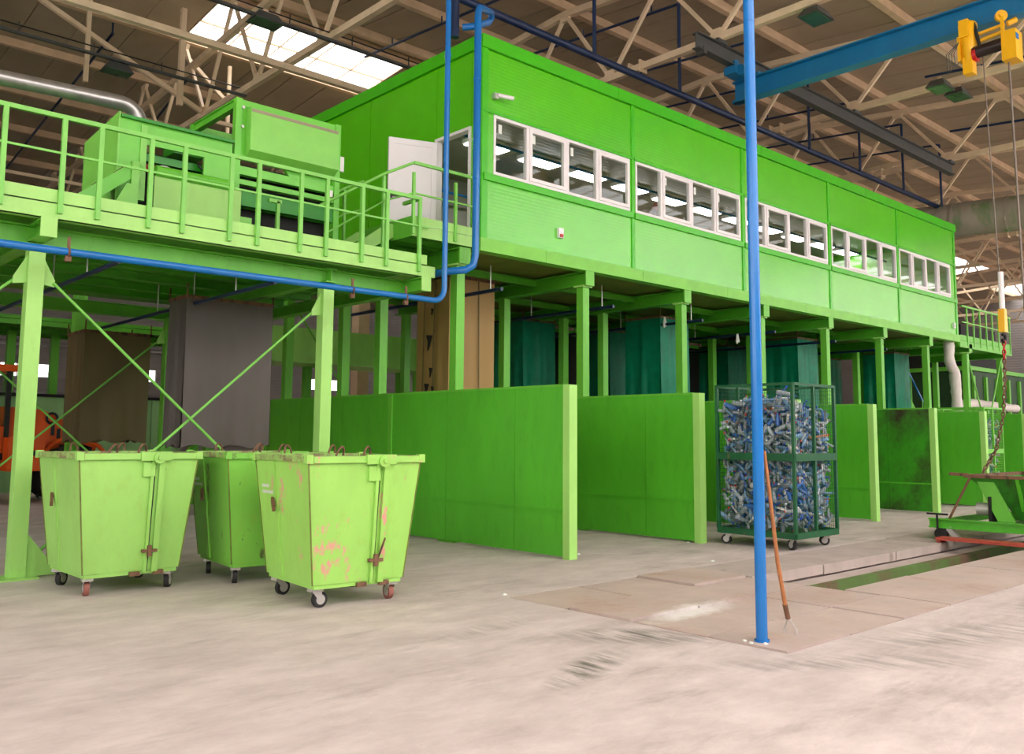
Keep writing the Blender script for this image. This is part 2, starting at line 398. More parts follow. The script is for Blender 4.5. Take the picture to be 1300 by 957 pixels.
for i, (a, b, SY0, SY1) in enumerate(LIGHTS):
    f = MB(); z0, z1 = roofz(SY0)+.02, roofz(SY1)+.02; kN = round((b-a)/1.2)
    for t in range(kN+1):
        xx = a + t * 1.2
        f.bar((xx, SY0, z0), (xx, SY1, z1), .03, .04)
    for u in (0, .5, 1):
        yy = SY0 + (SY1-SY0)*u; f.bar((a, yy, roofz(yy)+.02), (b, yy, roofz(yy)+.02), .05, .05)
    w = struct(f.build('window_%d' % (i+1), m_purlin))
    for t in range(kN):
        xx = a + t*1.2
        MB().quad((xx, SY0, z0+.03), (xx+1.2, SY0, z0+.03), (xx+1.2, SY1, z1+.03), (xx, SY1, z1+.03)).build('pane', m_sky, w)

# roof trusses: Warren girders every 6 m
def make_truss():
    root = thing('roof_truss', '', 'truss')
    zb = 10.05
    tops = [(3.0*j, roofz(3.0*j) - .33) for j in range(-3, 18)]
    for a, b in ((tops[0], tops[8]), (tops[8], tops[-1])):
        MB().bar((0, a[0], a[1]), (0, b[0], b[1]), .14, .16).build('top_chord', m_truss, root)
    for a, b in ((-9.0, 6.0), (6.0, 21.0), (21.0, 36.0), (36.0, 51.0)):
        MB().bar((0, a, zb), (0, b, zb), .13, .15).build('bottom_chord', m_truss, root)
    for j in range(len(tops)-1):
        t0, t1 = tops[j], tops[j+1]; yb = (t0[0]+t1[0])/2
        MB().bar((0, t0[0], t0[1]), (0, yb, zb), .08, .08).build('diagonal', m_truss, root)
        MB().bar((0, t1[0], t1[1]), (0, yb, zb), .08, .08).build('diagonal', m_truss, root)
        MB().prism([(yb-.22, zb), (yb+.22, zb), (yb+.1, zb+.2), (yb-.1, zb+.2)], 'x', -.05, .05).build('gusset', m_truss, root)
        MB().prism([(t1[0]-.2, t1[1]), (t1[0]-.1, t1[1]-.19), (t1[0]+.1, t1[1]-.19), (t1[0]+.2, t1[1])], 'x', -.05, .05).build('gusset', m_truss, root)
    for yj in (6.0, 12.7, 36.0):
        MB().box(-.13, yj-.18, zb-.14, .13, yj-.14, zb+.14).build('splice_plate', m_truss, root); MB().box(-.13, yj+.14, zb-.14, .13, yj+.18, zb+.14).build('splice_plate', m_truss, root)
    return root
truss0 = make_truss()
TL = {3.5: 'cream steel roof truss over the left end of the walkway', 9.5: 'cream steel roof truss crossing the skylight above the green machine',
      15.5: 'cream steel roof truss carrying the near end of the grey crane rail', 21.5: 'cream steel roof truss at the middle of the grey crane rail, with two green lamps',
      27.5: 'cream steel roof truss holding the far end of the grey crane rail', 33.5: 'cream steel roof truss just beyond the far end of the cabin roof',
      39.5: 'second cream roof truss beyond the far end of the cabin', 45.5: 'third cream roof truss beyond the far end of the cabin',
      51.5: 'fourth cream roof truss beyond the far end of the cabin', 57.5: 'fifth cream roof truss beyond the cabin, under the far skylight',
      63.5: 'sixth cream roof truss beyond the far end of the cabin', 69.5: 'last cream roof truss before the far end wall'}
for i, (tx, lb) in enumerate(TL.items()):
    o = truss0 if i == 0 else copy_tree(truss0)
    o.location = (tx, 0, 0); o['label'] = lb; o['category'] = 'truss'; o['group'] = 'roof trusses'

# longitudinal struts and cross bracing between the trusses
def strut(y, x0, x1, z, label, w=.1):
    o = MB().bar((x0, y, z), (x1, y, z), w, w).build('roof_strut', m_truss); return tag(o, label, 'strut', 'roof struts')
strut(17.9, -2.4, 15.4, 9.9, 'long cream roof strut passing in front of the bright skylight', .14)
strut(22.5, 9.6, 27.3, 9.92, 'slim cream roof strut below the skylight, lit along its edge')
strut(31.5, -2.4, 9.4, 9.92, 'cream roof strut low behind the walkway railing')
br = thing('roof_bracing', 'cream cross bracing with vertical hangers left of the skylight', 'bracing', (6.5, 22.5, 10))
MB().bar((3.6, 22.5, 12.6), (9.4, 22.5, 10.1), .11, .11).build('diagonal', m_truss, br)
MB().bar((6.5, 22.5, 10.1), (6.5, 22.5, 12.6), .1, .1).build('hanger', m_truss, br)
MB().bar((8.7, 22.2, 10.0), (8.7, 22.2, 12.6), .13, .13).build('hanger', m_truss, br)
br = thing('roof_bracing', 'cream cross bracing hanging in front of the skylight', 'bracing', (12.5, 24.4, 10))
MB().bar((9.6, 24.4, 12.4), (12.4, 24.4, 10.1), .1, .1).build('diagonal', m_truss, br)
MB().bar((15.4, 24.4, 12.4), (12.6, 24.4, 10.1), .1, .1).build('diagonal', m_truss, br)
MB().bar((9.6, 24.4, 10.05), (15.4, 24.4, 10.05), .1, .1).build('bottom_chord', m_truss, br)
MB().bar((11, 24.4, 10.1), (11, 24.4, 12.4), .09, .09).build('hanger', m_truss, br)

# cable trays hanging along the roof
for y, x0, x1, lb in ((20.3, -2, 9.6, 'dark cable tray hung along the roof above the left walkway'), (16.1, 5, 13.5, 'dark cable tray running past the near side of the skylight')):
    t = thing('cable_tray', lb, 'cable tray', (x0, y, 9.95), 'cable trays')
    MB().bar((x0, y, 9.95), (x1, y, 9.95), .1, .05).build('tray', m_railgrey, t)
    MB().cyl((x0, y, 10.12), (x1, y, 10.12), .015, 6).build('cable', m_black, t)
    for i in range(int((x1-x0)/1.5)):
        MB().bar((x0+.5+1.5*i, y, 9.95), (x0+.5+1.5*i, y, 10.2), .02, .02).build('hanger', m_railgrey, t)

# reinforced concrete hall columns on the centre line
for x, lb in ((3.5, 'pale concrete hall column far left behind the walkway'), (15.5, 'pale concrete hall column seen between green posts behind the first bay wall'),
              (27.5, 'pale concrete hall column seen beside the green tarpaulins'), (39.5, 'pale concrete hall column beyond the far end of the cabin'), (51.5, 'pale concrete hall column deep at the far end of the hall')):
    c = thing('hall_column', lb, 'column', (x, 24, 0), 'hall columns')
    MB().box(x-.2, 23.8, 0, x+.2, 24.2, 9.95).build('shaft', m_purlin, c)
    MB().box(x-.35, 23.65, 0, x+.35, 24.35, .35).build('plinth', m_concrete2, c)
    MB().box(x-.3, 23.6, 9.7, x+.3, 24.4, 9.96).build('capital', m_purlin, c)

# roof lamps
for x, y, lb in ((6.55, 20.44, 'green roof lamp hanging above the galvanised duct'), (7.85, 15.88, 'green roof lamp in front of the bright skylight'),
                 (15.56, 8.3, 'green roof lamp at the top edge beside the blue post'), (20.9, 8.1, 'left of the two green roof lamps below the hoist'), (21.7, 8.0, 'right of the two green roof lamps below the hoist')):
    t = thing('roof_lamp', lb, 'lamp', (x, y, 9.75), 'green roof lamps')
    MB().hexa([(x-.32, y-.22, 9.72), (x+.32, y-.22, 9.72), (x+.32, y+.22, 9.72), (x-.32, y+.22, 9.72)], [(x-.2, y-.14, 9.9), (x+.2, y-.14, 9.9), (x+.2, y+.14, 9.9), (x-.2, y+.14, 9.9)]).build('housing', m_railgrey, t)
    MB().box(x-.28, y-.18, 9.705, x+.28, y+.18, 9.72).build('lens', m_lampgreen, t)
    MB().cyl((x, y, 9.9), (x, y, 10.0), .06, 8).build('gear_box', m_purlin, t)

# sprinkler pipes
mainp = thing('sprinkler_main', 'dark blue sprinkler main running along above the cabin roof edge', 'pipe', (9, 11.7, 9.25))
MB().cyl((9.0, 11.7, 9.25), (31, 11.9, 9.3), .075, 10).build('pipe', m_navy, mainp)
for i in range(7):
    x = 12.95 + 2.83*i
    MB().cyl((x, 11.72, 9.25), (x, 11.72, 11.35), .04, 8).build('riser', m_navy, mainp)
    q = MB().cyl((x, 11.72, 11.35), (x+.2, 20.5, 12.1), .035, 8)
    for j in range(4): q.cyl((x+.05*j, 12.5+2.2*j, 11.4+.19*j), (x+.05*j, 12.5+2.2*j, 11.6+.19*j), .02, 6)
    q.build('branch', m_navy, mainp)
for x0, y0, z0, x1, y1, z1, lb in ((7.6, 24.2, 12.25, 7.9, 37, 11.1, 'thin dark blue roof pipe slanting behind the galvanised duct'), (10.2, 25.6, 12.1, 10.6, 30, 11.6, 'short dark blue roof pipe behind the white hangers'),
        (16.8, 4.5, 11.1, 16.8, 9.5, 11.55, 'short dark blue roof pipe above the crane beam'), (24.3, 4.0, 11.0, 24.3, 9.8, 11.5, 'dark blue roof pipe right of the hoist cables'), (29, 5, 10.9, 29, 11, 11.4, 'dark blue roof pipe at the right edge above the big duct')):
    p = thing('roof_pipe', lb, 'pipe', (x0, y0, z0), 'thin roof pipes')
    MB().cyl((x0, y0, z0), (x1, y1, z1), .04, 8).build('pipe', m_navy, p)
    MB().cyl((x0, y0, z0-.02), (x0, y0, z0+.3), .025, 8).build('hanger', m_navy, p)

# ================================================================== SORTING CABIN
CX0, CX1, CY0, CY1, CZ0, CZ1 = 9.15, 28.25, 10.75, 16.6, 4.57, 8.18
cab = thing('sorting_cabin', 'long bright green raised sorting cabin with a row of white windows', 'cabin', (9.15, 10.75, 4.57))
JX = [9.15, 12.95, 16.68, 20.48, 24.28, 28.25]
WX = [(9.41, 12.86), (13.03, 16.58), (16.78, 20.38), (20.59, 24.18), (24.39, 27.82)]
WZ0, WZ1 = 5.87, 6.88
T = .1
for i in range(5):
    a, b = JX[i]+.03, JX[i+1]-.03
    MB().box(a, CY0, WZ1+.06, b, CY0+T, 7.95).build('wall_panel', m_cabin, cab)
    MB().box(a, CY0, 4.78, b, CY0+T, WZ0-.1).build('wall_panel', m_cabin, cab)
    wa, wb = WX[i]
    MB().box(a, CY0, WZ0-.1, wa, CY0+T, WZ1+.06).build('jamb_panel', m_cabin, cab)
    MB().box(wb, CY0, WZ0-.1, b, CY0+T, WZ1+.06).build('jamb_panel', m_cabin, cab)
    MB().box(a, CY0-.05, WZ0-.13, b, CY0+.04, WZ0-.02).build('window_sill', m_trim, cab)
    MB().box(a, CY0-.035, WZ1, b, CY0+.02, WZ1+.05).build('drip_trim', m_trim, cab)
    # window: frame, panes, opening sashes
    fr = MB(); t = .05; y0, y1 = CY0-.01, CY0+.07
    fr.box(wa, y0, WZ0, wb, y1, WZ0+t); fr.box(wa, y0, WZ1-t, wb, y1, WZ1)
    L = wb - wa; cuts = [0, .225*L, .5*L, .735*L, L]
    for j, c in enumerate(cuts):
        hw = (.025, .03, .06, .03, .025)[j]; cx = wa + c + (.025 if j == 0 else -.025 if j == 4 else 0)
        fr.box(cx-hw, y0, WZ0+t, cx+hw, y1, WZ1-t)
    win = fr.build('window', m_white, cab)
    for j in range(4):
        p0 = wa + cuts[j] + .03; p1 = wa + cuts[j+1] - .03
        if j % 2:
            q = MB(); s = .06; q.box(p0, y0-.02, WZ0+t, p1, y0+.03, WZ0+t+s); q.box(p0, y0-.02, WZ1-t-s, p1, y0+.03, WZ1-t)
            q.box(p0, y0-.02, WZ0+t+s, p0+s, y0+.03, WZ1-t-s); q.box(p1-s, y0-.02, WZ0+t+s, p1, y0+.03, WZ1-t-s)
            q.build('sash', m_white, win)
        MB().box(p0, y0+.035, WZ0+t, p1, y0+.045, WZ1-t).build('pane', m_glass, win)
        if (i*4+j) in (0, 1, 2, 5, 6, 7, 9, 13):
            MB().box(p0+.1, y0+.028, WZ1-.28, p0+.17, y0+.034, WZ1-.13).build('sticker', m_label, win)
for i, jx in enumerate(JX):
    w = .09 if 0 < i < 5 else .12
    a = jx-.045 if 0 < i < 5 else (jx if i == 0 else jx-.12)
    MB().box(a, CY0-.02, 4.78, a+w, CY0+T+.01, 7.96).build('joint_trim', m_trim, cab)
# roof trim and base fascia, in lengths
for a, b in ((9.12, 12.5), (12.5, 17.4), (17.4, 22.4), (22.4, 28.3)):
    MB().box(a+.004, CY0-.05, 7.96, b-.004, CY0+.14, 8.18).build('roof_trim', m_trim, cab)
for a, b in ((9.12, 10.6), (10.6, 13.2), (13.2, 16.0), (16.0, 19.2), (19.2, 22.4), (22.4, 25.4), (25.4, 28.3)):
    MB().box(a+.003, CY0-.04, CZ0-.01, b-.003, CY0+.16, 4.775).build('base_fascia', m_cabint, cab)
# left end wall with the door opening
DY0, DY1, DZ1 = 11.05, 11.9, 6.63
def endwall(x0, x1):
    for a, b in ((CY0+T, DY0-.04), (DY1+.04, 14.0), (14.0, CY1)):
        MB().box(x0, a+.01, 4.78, x1, b-.01, 7.95).build('wall_panel', m_cabin, cab)
    MB().box(x0, DY0-.04, DZ1+.05, x1, DY1+.04, 7.95).build('wall_panel', m_cabin, cab)
endwall(CX0, CX0+T)
for a, b in ((CY0+.14, 13.4), (13.4, CY1)):
    MB().box(CX0-.05, a+.003, 7.96, CX0+.14, b, 8.18).build('roof_trim', m_trim, cab)
MB().box(CX0-.04, CY0+.16, CZ0-.01, CX0+.14, CY1, 4.775).build('base_fascia', m_cabint, cab)
MB().box(CX0-.012, CY0-.012, 4.78, CX0+.13, CY0+.13, 7.96).build('corner_trim', m_trim, cab)
fr = MB(); fr.box(CX0-.03, DY0-.05, 4.78, CX0+T, DY0, DZ1+.05).box(CX0-.03, DY1, 4.78, CX0+T, DY1+.05, DZ1+.05).box(CX0-.03, DY0, DZ1, CX0+T, DY1, DZ1+.05)
fr.build('door_frame', m_white, cab)
# open door leaf, swung out
h = Vector((CX0-.03, DY1, 0)); e = Vector((8.32, 12.2, 0)); d = (e-h).normalized(); nrm = Vector((-d.y, d.x, 0))
def leaf(mb, u0, u1, z0, z1, n0, n1):
    c = lambda u, n: h + d*u + nrm*n
    ps = [c(u0, n0), c(u1, n0), c(u1, n1), c(u0, n1)]
    return mb.hexa([(p.x, p.y, z0) for p in ps], [(p.x, p.y, z1) for p in ps])
dl = leaf(MB(), 0, .84, 4.8, 6.6, -.02, .02).build('door', m_door, cab)
b = MB()
for u0, u1, z0, z1 in ((0, .84, 6.5, 6.6), (0, .84, 4.8, 4.98), (0, .09, 4.98, 6.5), (.75, .84, 4.98, 6.5)): leaf(b, u0, u1, z0, z1, -.035, -.02); leaf(b, u0, u1, z0, z1, .02, .035)
b.build('door_border', m_door, dl)
leaf(leaf(MB(), .77, .8, 5.55, 5.66, -.06, .06), .66, .8, 5.58, 5.61, .045, .06).build('door_handle', m_black, dl)
# floor, roof deck, lining, back and far walls
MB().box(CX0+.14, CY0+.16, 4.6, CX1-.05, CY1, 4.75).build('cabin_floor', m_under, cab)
MB().box(CX0, CY0+.14, 8.0, CX1, CY1+.1, 8.16).build('roof_deck', m_int, cab)
MB().box(CX0, CY1, 4.57, CX1, CY1+.1, 8.0).build('back_wall', m_cabin, cab)
MB().box(CX1-.1, CY0+T, 4.57, CX1, CY1, 8.18).build('far_wall', m_cabin, cab)
MB().box(CX0+.3, CY0+.3, 7.75, CX1-.2, CY1-.1, 7.8).build('inner_ceiling', m_int, cab)
MB().box(CX0+.3, CY1-.12, 4.75, CX1-.2, CY1-.06, 7.75).build('inner_wall', m_int, cab)
for i in range(12):
    x = 9.9 + 1.55*i
    for y in (13.85,):
        f = MB().box(x, y-.22, 7.66, x+1.0, y+.22, 7.75).build('ceiling_light', m_white, cab)
        MB().box(x+.03, y-.19, 7.63, x+.97, y+.19, 7.66).build('tube', m_tube, f)
MB().cyl((CX0+.4, 12.7, 7.25), (CX1-.4, 12.7, 7.255), .03, 8).build('inner_pipe', m_blue, cab)
MB().cyl((CX0+.4, 15.9, 7.2), (CX1-.4, 15.9, 7.2), .03, 8).build('inner_pipe', m_blue, cab)
# small fittings on the facade
t = thing('security_camera', 'small white security camera at the top corner of the cabin', 'camera', (9.42, 10.7, 7.2))
MB().box(9.36, 10.66, 7.13, 9.44, 10.75, 7.22).build('mount', m_zinc, t)
MB().cyl((9.42, 10.66, 7.19), (9.68, 10.56, 7.17), .035, 10).build('body', m_white, t)
t = thing('alarm_sounder', 'small white alarm box with red lamp on the lower facade', 'alarm', (10.95, 10.74, 5.1))
MB().box(10.9, 10.7, 5.05, 11.02, 10.75, 5.22).build('case', m_white, t)
MB().box(10.925, 10.68, 5.06, 10.995, 10.7, 5.11).build('lamp', m_red, t)
t = thing('junction_box', 'small pale box at the far lower corner of the cabin', 'box', (27.9, 10.74, 5.0))
MB().box(27.84, 10.69, 4.95, 27.95, 10.75, 5.1).build('case', m_white, t); MB().box(27.86, 10.68, 4.99, 27.93, 10.69, 5.06).build('lid', m_zinc, t)
# red jacket hanging inside the second window
j = thing('work_jacket', 'red and dark work jacket hanging inside the second window', 'jacket', (14.45, 11.35, 5.9))
jm = MB()
for a in range(6):
    z0, z1 = 5.55+.15*a, 5.7+.15*a
    w0 = [.2, .21, .2, .2, .19, .1][a]; w1 = [.21, .2, .2, .19, .1, .05][a]
    jm.hexa([(14.5-w0, 11.3, z0), (14.5+w0, 11.3, z0), (14.5+w0, 11.45, z0), (14.5-w0, 11.45, z0)], [(14.5-w1, 11.32, z1), (14.5+w1, 11.32, z1), (14.5+w1, 11.43, z1), (14.5-w1, 11.43, z1)])
jm.build('jacket_body', mat('faded red cloth', rgb(150, 60, 50), .8), j)
MB().bar((14.32, 11.3, 6.25), (14.26, 11.28, 5.75), .12, .1).build('sleeve', m_black, j)
MB().cyl((14.5, 11.36, 6.45), (14.5, 11.36, 7.45), .008, 6).build('hanger', m_zinc, j)

# ------------------------------------------------------------------ steel frame under the cabin
KX = [8.82 + 2.9*k for k in range(9)]; KY = [10.9, 13.0, 14.2, 16.3]
fr = thing('cabin_support_frame', 'green steel frame of columns and beams carrying the raised cabin', 'steel frame', (8.82, 10.9, 0))
cw = .08
colm = {}
for k, x in enumerate(KX):
    for r, y in enumerate(KY):
        if k > 7 and r > 1: continue
        c = MB().box(x-cw, y-cw, .02, x+cw, y+cw, 4.3).build('column', m_green, fr)
        if r == 0: MB().box(x-.12, y-.12, 4.28, x+.12, y+.12, 4.31).build('cap_plate', m_green2, c)
        MB().box(x-.18, y-.18, 0, x+.18, y+.18, .02).build('base_plate', m_green, c)
    y1 = 16.6 if k < 8 else 13.2
    MB().ibeam((x, 10.75, 4.435), (x, y1, 4.435), .25, .2, .02).build('cross_beam', m_beam, fr)
    MB().box(x-.11, 10.72, 4.3, x+.11, 10.75, 4.56).build('end_plate', m_green, fr)
for y in (12.1, 14.0, 15.6):
    MB().ibeam((8.82, y, 4.5), (28.2, y, 4.5), .12, .1, .012).build('joist', m_beam, fr)
for k in range(7):
    x = KX[k]
    if k in (0, 2, 4, 6): MB().cyl((x+.15, 16.3, 4.2), (x+2.75, 16.3, .6), .02, 6).build('brace', m_green, fr)
for k in (0, 1, 2, 3, 4, 5):
    x = KX[k] + 1.3
    p = thing('hanging_pipe', ['thin dark pipe slung under the cabin beside the tan curtain', 'thin dark pipe slung under the second bay of the cabin', 'thin dark pipe slung under the third bay of the cabin',
              'thin dark pipe slung under the fourth bay of the cabin', 'thin dark pipe slung under the fifth bay of the cabin', 'thin dark pipe slung under the sixth bay of the cabin'][k], 'pipe', (x, 11.2, 4.1), 'pipes under the cabin')
    MB().cyl((x, 11.3, 4.12), (x, 16, 4.12), .035, 8).build('pipe', m_navy, p)
    for y in (11.6, 13.6): MB().cyl((x, y, 4.12), (x, y, 4.57), .012, 6).build('hanger', m_zinc, p)

# ------------------------------------------------------------------ bay walls of steel panels
WLAB = ['nearest long green bay wall, its pale end post facing the camera', 'second green bay wall, behind the nearest one', 'third green bay wall, mostly hidden behind the bottle cage',
        'fourth green bay wall, just right of the bottle cage', 'fifth green bay wall, blackened with soot near its end', 'sixth green bay wall behind the green skip', 'seventh green bay wall, at the right edge beside the far cage']
m_soot = worn('sooty partition paint', rgb(58, 150, 26), rgb(52, 38, 26), .5, .42, .6, .8, .1, rgb(46, 66, 24), (1, 1, .7), 3.0)
for k in range(7):
    x = KX[k]-.14; w = thing('bay_wall', WLAB[k], 'wall panel', (x, 8.3, 0), 'bay walls')
    ys = [8.4, 9.35, 10.9, 12.4, 13.9, 15.4, 16.9]
    for j in range(6):
        MB().box(x-.035, ys[j]+.004, .03, x+.035, ys[j+1]-.004, 2.28).build('panel', m_soot if (k == 4 and j < 2) else m_wall, w)
        MB().box(x-.05, ys[j]+.004, .62, x-.035, ys[j+1]-.004, .65).build('rib', m_wall, w)
    MB().box(x-.04, 8.28, 0, x+.11, 8.4, 2.3).build('end_post', m_green2, w)
    MB().box(x-.045, 8.4, 2.28, x+.045, 16.9, 2.31).build('top_rail', m_green, w)
    for y in (12.4, 16.8): MB().box(x-.06, y-.05, 0, x+.06, y+.05, 2.3).build('post', m_green, w)

# ================================================================== LEFT WALKWAY PLATFORM
pf = thing('walkway_platform', 'pale green raised steel walkway platform with railing at the left', 'platform', (2.8, 11.15, 0))
PX0, PX1 = -4.0, 8.1
for i in range(8):
    a = PX0 + (PX1-PX0)*i/8; b = PX0 + (PX1-PX0)*(i+1)/8
    MB().box(a+.004, 10.78, 4.13, b-.004, 17.4, 4.17).build('deck_plate', m_beam, pf)
f = MB().box(PX0, 10.7, 3.98, 8.22, 10.71, 4.17).box(PX0, 10.7, 3.98, 8.22, 10.8, 3.992).box(PX0, 10.7, 4.158, 8.22, 10.8, 4.17)
f.build('edge_channel', m_green2, pf)
MB().box(PX0, 10.705, 4.175, 8.06, 10.715, 4.32).build('toe_board', m_green2, pf)
MB().box(8.21, 10.7, 3.98, 8.22, 13.0, 4.17).build('edge_channel', m_green2, pf)
for x in (-1.0, 2.78, 6.6, 7.98):
    y0 = 10.62 if x != 6.6 else 11.0
    MB().ibeam((x, y0, 3.865), (x, 17.3, 3.865), .2, .17, .018).build('cross_beam', m_green, pf)
    if x != 6.6: MB().box(x-.085, y0-.02, 3.755, x+.085, y0, 3.975).build('end_plate', m_green2, pf)
for y in (11.15, 16.8):
    MB().ibeam((PX0, y, 3.85), (8.1, y, 3.85), .22, .16, .018).build('girder', m_green, pf)
for y in (12.2, 13.2, 14.2, 15.2, 16.0):
    MB().ibeam((PX0, y, 4.06), (8.1, y, 4.06), .13, .1, .012).build('joist', m_beam, pf)
for x in (-1.0, 2.8, 6.6):
    for y in (11.15, 16.8):
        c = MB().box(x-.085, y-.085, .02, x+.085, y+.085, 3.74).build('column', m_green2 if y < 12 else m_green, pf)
        MB().box(x-.2, y-.2, 0, x+.2, y+.2, .02).build('base_plate', m_green2, c)
        for sgn in ((1,) if x < 0 else (-1,) if x > 6 else (-1, 1)):
            g = MB(); g.prism([(x+sgn*.085, 3.62), (x+sgn*.085, 3.3), (x+sgn*.22, 3.28), (x+sgn*.22, 3.36)][::sgn], 'y', y-.01, y+.01); g.build('gusset', m_green2, c)
MB().prism([(2.88, .02), (3.25, .02), (2.88, .5)], 'y', 11.1, 11.12).build('foot_gusset', m_green2, pf)
for y in (11.15, 16.8):
    for a, b in ((-1.0, 2.8), (2.8, 6.6)):
        for x0, x1 in ((a, b), (b, a)):
            s = 1 if x1 > x0 else -1
            MB().cyl((x0+s*.2, y-.02*s, 3.33), (x1-s*.2, y-.02*s, .25), .018, 8).build('brace_rod', m_rail, pf)
# railing
PXP = [-3.1, -2.1, -1.1, -.1, .9, 1.9, 2.3, 2.9, 3.3, 3.88, 4.29, 4.9, 5.28, 5.9, 6.3, 6.88, 7.3, 7.89]
rl = MB().bar((PX0, 10.68, 5.16), (7.92, 10.68, 5.16), .05, .05).build('railing', m_rail, pf)
MB().bar((PX0, 10.68, 4.74), (8.06, 10.68, 4.74), .025, .025).build('mid_rail', m_rail, rl)
for x in PXP: MB().box(x-.026, 10.655, 4.05, x+.026, 10.7, 5.135).build('post', m_rail, rl)
MB().bar((7.89, 10.68, 5.16), (7.89, 11.1, 5.16), .05, .05).build('return_rail', m_rail, rl)
# rear railing seen at the far left
r2 = MB().bar((-3, 17.3, 5.16), (4.6, 17.3, 5.16), .05, .05).build('railing', m_rail, pf)
for zz in (4.5, 4.83): MB().bar((-3, 17.3, zz), (4.6, 17.3, zz), .03, .03).build('mid_rail', m_rail, r2)
for x in (-2.5, -1, .5, 2.0, 3.5, 4.4): MB().box(x-.025, 17.28, 4.17, x+.025, 17.32, 5.14).build('post', m_rail, r2)
st = thing('far_stair_rail', 'slim green stair handrail behind the walkway at the far left', 'handrail', (3.0, 15.0, 4.2))
MB().bar((2.7, 15, 4.3), (3.55, 15, 5.3), .045, .045).bar((3.55, 15, 5.3), (4.4, 15, 5.3), .045, .045).build('rail', m_rail, st)
MB().bar((2.4, 14.6, 4.2), (3.15, 14.6, 5.0), .045, .045).build('rail', m_rail, st)
for x, z in ((3.55, 5.3), (2.9, 4.55)): MB().bar((x, 15, 4.18), (x, 15, z), .04, .04).build('post', m_rail, st)

# ------------------------------------------------------------------ landing with steps in front of the door
ld = thing('door_landing', 'green steel landing with railing and steps below the white door', 'landing', (8.4, 10.75, 4.6))
MB().box(7.82, 10.76, 4.7, 9.1, 12.3, 4.76).build('deck', m_green, ld)
MB().box(7.8, 10.74, 4.59, 9.09, 10.755, 4.76).build('edge_channel', m_green2, ld)
MB().box(7.8, 10.73, 4.765, 9.09, 10.74, 4.9).build('toe_board', m_green2, ld)
MB().box(7.8, 10.755, 4.59, 7.815, 12.3, 4.9).build('edge_channel', m_green, ld)
for y in (11.2, 11.9): MB().ibeam((7.85, y, 4.64), (9.05, y, 4.64), .1, .08).build('joist', m_beam, ld)
MB().ibeam((8.82, 10.72, 4.44), (8.82, 10.76, 4.44), .24, .2, .02).build('bracket', m_green2, ld)
r = MB().bar((7.8, 10.72, 5.71), (9.06, 10.72, 5.71), .045, .045).build('railing', m_rail, ld)
MB().bar((7.8, 10.72, 5.24), (9.06, 10.72, 5.24), .025, .025).build('mid_rail', m_rail, r)
for x in (7.8, 8.4, 8.61, 9.05): MB().box(x-.022, 10.7, 4.62, x+.022, 10.74, 5.56).build('post', m_rail, r)
for yy in (11.25, 12.1):
    s = MB().tube([(7.8, 10.72 if yy < 12 else yy, 5.71), (7.44, yy if yy > 12 else 10.95, 5.52), (6.5, yy, 4.9)], .022, 8).build('stair_rail', m_rail, ld)
    MB().tube([(7.8, 10.72 if yy < 12 else yy, 5.24), (7.44, yy if yy > 12 else 10.95, 5.1), (6.6, yy, 4.5)], .014, 8).build('mid_rail', m_rail, s)
    for x, z in ((7.45, 5.5), (7.07, 5.28)): MB().bar((x, yy if yy > 12 else 11.0, 4.2), (x, yy if yy > 12 else 11.0, z), .04, .04).build('post', m_rail, s)
    MB().prism([(6.75, 4.17), (6.95, 4.17), (7.82, 4.65), (7.82, 4.85), (7.7, 4.85)], 'y', yy-.015, yy+.015).build('stringer', m_green2, ld)
for i in range(3): MB().box(7.0+.26*i, 11.26, 4.3+.15*i, 7.26+.26*i, 12.1, 4.33+.15*i).build('step', m_beam, ld)

# ================================================================== MACHINES ON THE PLATFORM
mc = thing('bag_opener', 'tall green box machine with a taupe stripe, above the walkway railing', 'machine', (6.2, 12.3, 4.17))
X0, X1, Y0, Y1, ZT = 5.35, 7.05, 11.6, 13.2, 6.33
for x in (X0, X1-.09):
    for y in (Y0, Y1-.1): MB().box(x, y, 4.17, x+.09, y+.1, ZT).build('post', m_mach, mc)
for y in (Y0+.02, Y1-.08): MB().box(X0+.09, y, ZT-.1, X1-.09, y+.08, ZT-.01).build('top_beam', m_mach, mc)
for x in (X0, X1-.09): MB().ibeam((x+.045, Y0+.1, ZT-.07), (x+.045, Y1-.1, ZT-.07), .13, .09, .015).build('top_beam', m_mach, mc)
MB().box(X0+.09, Y0+.03, 5.48, X1-.09, Y0+.08, ZT-.1).build('front_plate', m_mach, mc)
fp = MB(); a, b, c, d = X0+.2, X1-.1, 5.58, 6.18
fp.hexa([(a-.03, Y0-.12, c), (b, Y0-.12, c), (b, Y0+.03, c-.09), (a-.03, Y0+.03, c-.09)], [(a-.03, Y0-.12, d), (b, Y0-.12, d), (b, Y0+.03, d+.03), (a-.03, Y0+.03, d+.03)])
fpo = fp.build('front_hatch', m_machp, mc)
MB().box(a-.02, Y0-.125, d-.05, b-.02, Y0-.12, d-.005).build('stripe', m_stripe, fpo)
for z in (5.92, 6.2):
    MB().cyl((X0+.1, Y0-.02, z), (X0+.1, Y0+.03, z), .022, 8).build('bolt', m_zinc, mc)
MB().box(X0+.1, Y0+.25, 4.2, X1-.1, Y1-.2, 5.45).build('drum_housing', m_dark, mc)
for z0, z1, m in ((5.24, 5.36, m_mach), (5.1, 5.17, m_mach), (4.8, 5.0, m_machd)):
    MB().box(X0+.09, Y0+.02, z0, X1-.09, Y0+.12, z1).build('crossbar', m, mc)
MB().prism([(6.35, 5.3), (6.95, 5.3), (6.95, 5.5), (6.2, 5.5)], 'y', Y0+.14, Y0+.2).build('inner_chute', m_mach, mc)
